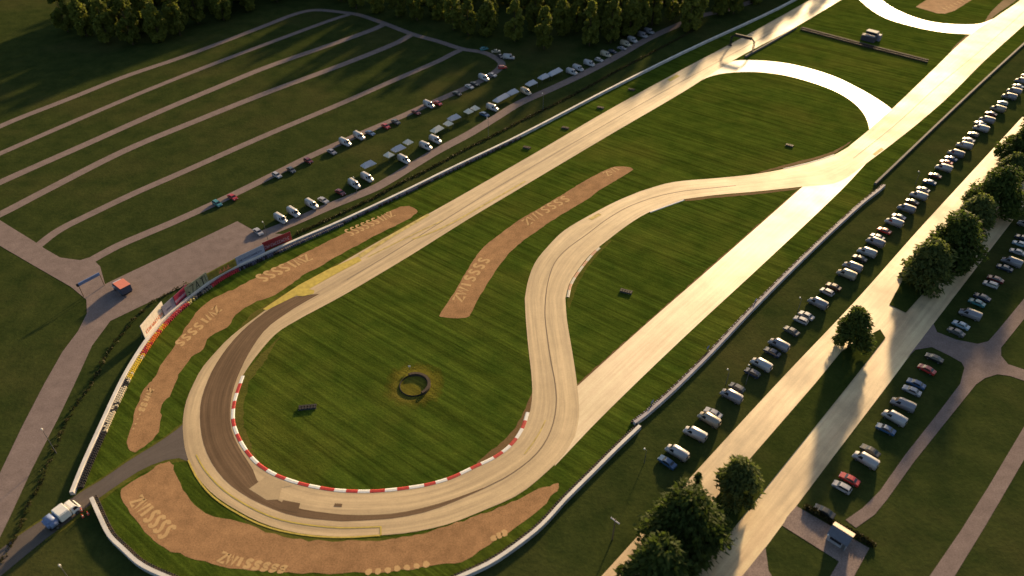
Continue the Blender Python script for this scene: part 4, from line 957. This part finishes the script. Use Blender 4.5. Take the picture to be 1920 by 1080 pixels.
pole(1148, 1012, 7.5, 'cross', 'wooden utility pole with crossarm below the lower barrier')
pole(1208, 868, 4.5, 'lamp', 'short lamp post beside the end of the van row')
pole(1361, 721, 5.0, 'lamp', 'slim lamp post by the grey vans behind the barrier')
pole(1398, 721, 6.5, 'lamp', 'taller lamp post standing before a white van')
pole(1496, 583, 4.5, 'lamp', 'slim lamp post beside white and silver cars')
pole(1716, 346, 5.0, 'lamp', 'slim lamp post beside the blue and dark red cars')
pole(503, 452, 7.0, 'lamp', 'tall lamp post behind the dark red billboard')
pole(669, 362, 6.0, 'lamp', 'lamp post at the roadside below white vans')
pole(916, 258, 8.0, 'lamp', 'tall lamp post between gravel road and barrier')
pole(1018, 208, 7.5, 'lamp', 'tall lamp post in the shade beside the gravel road')
pole(106, 850, 8.0, 'lamp', 'tall lamp post between the gravel road and hedge')
pole(147, 1110, 9.0, 'lamp', 'lamp post below the access road with a white head')
# small blue marshal boards behind the barrier
for px, py, lab in ((1229, 765, 'small blue marshal board at the barrier gap'), (1333, 662, 'small blue marshal board halfway down the grey barrier'), (1422, 573, 'small blue marshal board farther up the grey barrier')):
    g = G(px, py) + D2 * 1.2; root = empty('marshal_board', g, rot_of(D1)); tag(root, lab, 'marshal board', 'marshal boards at the grey barrier')
    bm = bmesh.new(); tube(bm, (0, 0, 0), (0, 0, 1.5), .06); link_mesh('post', bm, M_steel, root)
    bm = bmesh.new(); box(bm, -.55, .55, -.09, -.063, .9, 1.9); bevel(bm, .02, 1); link_mesh('panel', bm, B_blue2, root)

# ------------------------------------------------------------------ hedges
def hedge(px, w, h, label, mat=M_hedge, dens=9, seed=1, gap=0.0):
    c = smooth_line(P(px)); L = sum((q - p).length for p, q in zip(c, c[1:])); r = random.Random(seed)
    c = resample(c, int(L / 0.5)); bm = bmesh.new()
    for i, p in enumerate(c):
        k = 0.6 + 0.5 * math.sin(i * 0.9 + 2 * math.sin(i * 0.13)) if gap else 1.0
        for j in range(int(dens * max(k, 0.25))):
            a = r.uniform(0, 2 * math.pi); hh = h * (0.75 + 0.25 * math.sin(i * 0.37)) * (1 if not gap else max(0.4, k))
            q = p + Vector((r.uniform(-w, w) / 2, r.uniform(-w, w) / 2, hh * r.random() ** 0.7)); s = r.uniform(0.16, 0.3)
            u = Vector((r.gauss(0, 1), r.gauss(0, 1), r.gauss(0, 1))).normalized(); v = u.orthogonal().normalized()
            t = u.cross(v)
            bm.faces.new([bm.verts.new(q + v * s * x + t * s * y) for x, y in ((-1, -.6), (1, -.6), (.7, .8), (-.7, .8))])
    return tag(link_mesh('hedge', bm, mat), label, 'hedge')
hedge([(350, 532), (290, 566), (265, 586), (235, 620), (205, 660), (173, 720), (133, 777), (90, 873), (57, 947), (13, 1037), (-20, 1085)], 1.1, 0.9, 'patchy low brown hedge between the gravel road and the hairpin barrier', dens=6, seed=3, gap=1)
hedge([(556, 440), (620, 410), (700, 372), (745, 347), (800, 320), (880, 277), (930, 252), (988, 222), (1080, 176), (1160, 132), (1225, 98), (1300, 58)], 1.2, 0.7, 'long dark leafy strip standing for the ditch beside the main straight barrier', dens=9, seed=4)  # low leaf strip drawn in place of a dark ditch
hedge([(1512, 953), (1570, 986), (1636, 1023)], 1.1, 1.1, 'clipped dark hedge behind the ticket booth', dens=48, seed=5)

# ------------------------------------------------------------------ trees
def crown_mesh(seed, rx, h, z0, n, leaf, shape='round', lobes=9, droop=0.0):
    """leaf cards gathered in clumps round an uneven crown"""
    r = random.Random(seed); bm = bmesh.new()
    cl = []
    for i in range(lobes * 3):
        t = r.random(); a = r.uniform(0, 2 * math.pi)
        if shape == 'round': rad = math.sqrt(max(0, 1 - (2 * t - 0.9) ** 2 * 0.95))
        elif shape == 'tear': rad = min(1.0, 0.62 + 2.2 * t) * (1 - max(0, t - 0.12) / 0.92) ** 0.62
        elif shape == 'column': rad = min(1, (1 - t) * 2.6 + 0.10) * (0.72 + 0.28 * min(1, t * 6))
        else: rad = (1 - t) ** 0.8 + 0.05
        q = r.uniform(0.35, 0.86) ** 0.7
        cl.append((Vector((rx * rad * q * math.cos(a), rx * rad * q * math.sin(a), z0 + h * (0.06 + 0.86 * t))), rx * r.uniform(0.26, 0.44)))
    for i in range(n):
        c, cr = cl[i % len(cl)]
        d = Vector((r.gauss(0, 1), r.gauss(0, 1), r.gauss(0, 1))).normalized()
        p = c + d * cr * (r.random() ** 0.4) * Vector((1, 1, 1)).length / 1.732
        p.z = max(z0 * 0.4, p.z - droop * r.random())
        nrm = (d * 0.8 + Vector((r.gauss(0, .6), r.gauss(0, .6), r.gauss(0, .6) + 0.35))).normalized()
        if shape in ('tear', 'cone') and r.random() < 0.55:
            out = Vector((p.x, p.y, 0)); out = (out.normalized() if out.length > 0.3 else Vector((1, 0, 0))) + Vector((r.gauss(0, .35), r.gauss(0, .35), r.uniform(-.7, .15)))
            v = out.normalized(); u = v.cross(nrm)
            if u.length > 0.2:
                u.normalize(); s = leaf * r.uniform(0.6, 1.3)
                bm.faces.new([bm.verts.new(p + u * s * a + v * s * b) for a, b in ((-.38, -.5), (.38, -.5), (.3, .4), (0, 1.5), (-.3, .4))]); continue
        u = nrm.orthogonal().normalized(); ang = r.uniform(0, 6.28); v = nrm.cross(u); u, v = u * math.cos(ang) + v * math.sin(ang), v * math.cos(ang) - u * math.sin(ang)
        s = leaf * r.uniform(0.6, 1.35)
        bm.faces.new([bm.verts.new(p + u * s * a + v * s * b) for a, b in ((-.5, -.5), (.35, -.62), (.75, .15), (.2, .7), (-.6, .4))])
    return bm
def trunk_mesh(seed, h, r0, z_branch, spread, nb=6):
    r = random.Random(seed); bm = bmesh.new(); p = Vector((0, 0, -0.2)); rr = r0
    for k in range(5):
        q = p + Vector((r.uniform(-.15, .15), r.uniform(-.15, .15), h / 5)); tube(bm, p, q, rr, rr * 0.8, 8, k == 0); p = q; rr *= 0.8
    for k in range(nb):
        a = 2 * math.pi * k / nb + r.uniform(-.4, .4); z = z_branch + (h - z_branch) * r.uniform(0, .7)
        tube(bm, (0, 0, z), (spread * math.cos(a), spread * math.sin(a), z + spread * r.uniform(.5, 1.0)), r0 * .35, r0 * .1, 6, False)
    return bm
def make_tree(name, crown, trunk, leaf):
    root = empty(name, (0, 0, 0)); link_mesh('trunk', trunk, M_bark, root); link_mesh('crown', crown, leaf, root); return root
TREES = {
 'wood1': make_tree('broadleaf_tree', crown_mesh(11, 4.6, 21, 1.6, 5200, 0.72, 'column', 12, 0.8), trunk_mesh(1, 17, .38, 5, 2.6), M_leafF),
 'wood2': make_tree('broadleaf_tree', crown_mesh(12, 5.4, 19, 1.6, 5600, 0.75, 'round', 13, 1.0), trunk_mesh(2, 15, .4, 5, 3.0), M_leafF),
 'wood3': make_tree('broadleaf_tree', crown_mesh(13, 5.0, 23, 1.8, 5400, 0.72, 'column', 14, 0.6), trunk_mesh(3, 18, .4, 6, 2.8), M_leafF),
 'dark': make_tree('broadleaf_tree', crown_mesh(14, 7.6, 14, 1.6, 7000, 0.60, 'tear', 18, 0.6), trunk_mesh(4, 10, .45, 3.2, 4.0, 8), M_leafD),
 'light': make_tree('broadleaf_tree', crown_mesh(15, 6.0, 13, 1.2, 6000, 0.58, 'tear', 15, 0.8), trunk_mesh(5, 9.5, .36, 3, 3.2, 8), M_leafL),
 'single': make_tree('broadleaf_tree', crown_mesh(16, 5.6, 13.5, 1.2, 6200, 0.55, 'tear', 15, 0.4), trunk_mesh(6, 10, .36, 3, 3.0, 8), M_leafD),
 'near': make_tree('broadleaf_tree', crown_mesh(17, 8.0, 14.5, 1.4, 10500, 0.52, 'tear', 24, 0.5), trunk_mesh(7, 11, .45, 3.2, 4.2, 9), M_leafD),
 'conifer': make_tree('conifer_tree', crown_mesh(18, 5.8, 13.5, 1.0, 7500, 0.56, 'cone', 16, 1.0), trunk_mesh(8, 13, .36, 2, 2.5, 8), M_leafD),
 'spire': make_tree('cypress_tree', crown_mesh(19, 0.9, 16, 0.5, 1500, 0.5, 'cone', 14, 0.2), trunk_mesh(9, 14, .2, 2, .3, 4), M_leafD)}
TUSED = set()
def plant(kind, px, py, s, label, group, loc=None, zs=1.0):
    o = TREES[kind] if kind not in TUSED else copy_tree(TREES[kind]); TUSED.add(kind)
    o.location = loc if loc is not None else G(px, py); o.rotation_euler = (0, 0, rnd.uniform(0, 6.28)); o.scale = (s, s, s * zs)
    return tag(o, label, 'tree', group)
MG = 'trees on the twin road medians'
plant('single', 1590, 650, 0.93, 'lone round dark green tree on the median nose by the crossover', MG)
plant('light', 1724, 537, 1.16, 'pale green tree at the near tip of the far median', MG)
plant('dark', 1772, 498, 1.14, 'broad dark green tree just behind the pale median tree', MG)
plant('light', 1812, 440, 1.05, 'small pale tree between two broad median trees', MG)
plant('dark', 1852, 402, 1.12, 'broad green tree halfway along the far median', MG)
plant('light', 1880, 352, 0.95, 'pale tree behind the third broad median tree', MG)
plant('dark', 1905, 318, 1.16, 'broad tree on the far median at the picture edge', MG)
plant('dark', 1950, 250, 1.0, 'broad tree farthest along the median', MG)
plant('light', 1377, 932, 0.88, 'feathery green tree between the twin lanes near the cypress', MG)
plant('near', 1276, 1028, 1.1, 'big round tree on the near median', MG)
plant('conifer', 1226, 1112, 1.24, 'spiky dark conifer lowest on the near median', MG)
tp = G(1313, 878, 18.5); plant('spire', 0, 0, 1.12, 'thin cypress spire rising above the big round tree', MG, Vector((tp.x, tp.y, 0)))
bushm = crown_mesh(21, 0.9, 1.3, 0.1, 260, .3, 'round', 6, .1)
o = empty('shrub', G(1691, 518)); tag(o, 'tiny dark shrub at the tip of the far median', 'shrub'); link_mesh('foliage', bushm, M_leafD, o)

front = [(128, 60), (163, 68), (205, 80), (250, 84), (300, 78), (338, 66), (372, 44), (420, 38), (465, 22), (520, 4), (575, -6), (640, 2), (668, 16), (705, 24), (745, 32), (782, 38), (820, 36), (850, 56), (878, 66), (915, 68), (965, 78), (1020, 92), (1052, 66), (1105, 86), (1145, 80), (1180, 68),
         (1222, 48), (1258, 40), (1290, 62), (1345, 28), (1375, 26), (1415, 6), (1455, -14)]
for i, (px, py) in enumerate(front):
    k = ('wood1', 'wood2', 'wood3')[i % 3]
    if px in (1020, 1105, 1290, 965): k = 'wood1'
    plant(k, px, py, rnd.uniform(0.88, 1.08), f'tall olive green tree on the edge of the wood, {ordinal(i)} along from the far field', 'trees along the front of the wood')
# the wood behind: trees spread over the ground beyond the front edge
fr = [G(x, y) for x, y in front]
taken = list(fr); cnt = 0; r2 = random.Random(5)
tries = 0
while cnt < 170 and tries < 9000:
    tries += 1
    a = fr[r2.randrange(len(fr))]
    dep = r2.uniform(6, 95)
    p = a + Vector((r2.uniform(-10, 10) + dep * 0.25, dep, 0))
    # stay clear of the main straight and of the open field in the far corner
    q = p - G(1513, 3)
    if q.dot(Vector((D1.y, -D1.x, 0))) > -16: continue
    if any((p - t).length < 6.2 for t in taken): continue
    taken.append(p); cnt += 1
    plant(('wood1', 'wood2', 'wood3')[cnt % 3], 0, 0, r2.uniform(0.85, 1.12), 'tall olive green tree standing deep in the wood behind its front edge', 'trees deep in the wood', p)

LEFT = Vector((-D1.y, D1.x, 0))
for i in range(16):
    p = G(1487, 3) + D1 * (8 + i * 9.5) + LEFT * (9 + r2.uniform(0, 10))
    plant(('wood1', 'wood3', 'wood2')[i % 3], 0, 0, r2.uniform(0.85, 1.05), f'tall olive tree beside the far end of the main straight barrier, {ordinal(i)} along', 'trees beside the far end of the straight', p)

# ------------------------------------------------------------------ light, sky, camera
SUN_AZ, SUN_EL = R(26), R(13)
s = Vector((math.sin(SUN_AZ) * math.cos(SUN_EL), math.cos(SUN_AZ) * math.cos(SUN_EL), math.sin(SUN_EL)))
sl = bpy.data.lights.new('sun', 'SUN'); sl.energy = 4.8; sl.angle = R(3); sl.color = (1.0, 0.70, 0.36)
so = bpy.data.objects.new('sun', sl); COL.objects.link(so); so.rotation_euler = s.to_track_quat('Z', 'Y').to_euler(); so.location = s * 500
w = bpy.data.worlds.new('World'); S.world = w; w.use_nodes = True
nt = w.node_tree; bg = nt.nodes['Background']; sky = nt.nodes.new('ShaderNodeTexSky'); sky.sky_type = 'NISHITA'; sky.sun_disc = False
sky.sun_elevation = SUN_EL; sky.sun_rotation = SUN_AZ; sky.dust_density = 2.0; sky.altitude = 100
nt.links.new(sky.outputs[0], bg.inputs[0]); bg.inputs[1].default_value = 0.075

cam = bpy.data.cameras.new('camera'); cam.sensor_width = 36; cam.lens = FPX / 1920 * 36; cam.clip_start = 1; cam.clip_end = 6000
co = bpy.data.objects.new('camera', cam); COL.objects.link(co); co.location = (0, 0, CAM_H); co.rotation_euler = (R(90 - PITCH), 0, 0)
cam.dof.use_dof = True; cam.dof.focus_distance = 225; cam.dof.aperture_fstop = 0.035
S.camera = co
S.view_settings.view_transform = 'Standard'; S.view_settings.look = 'None'; S.view_settings.exposure = 1.18; S.view_settings.gamma = 1
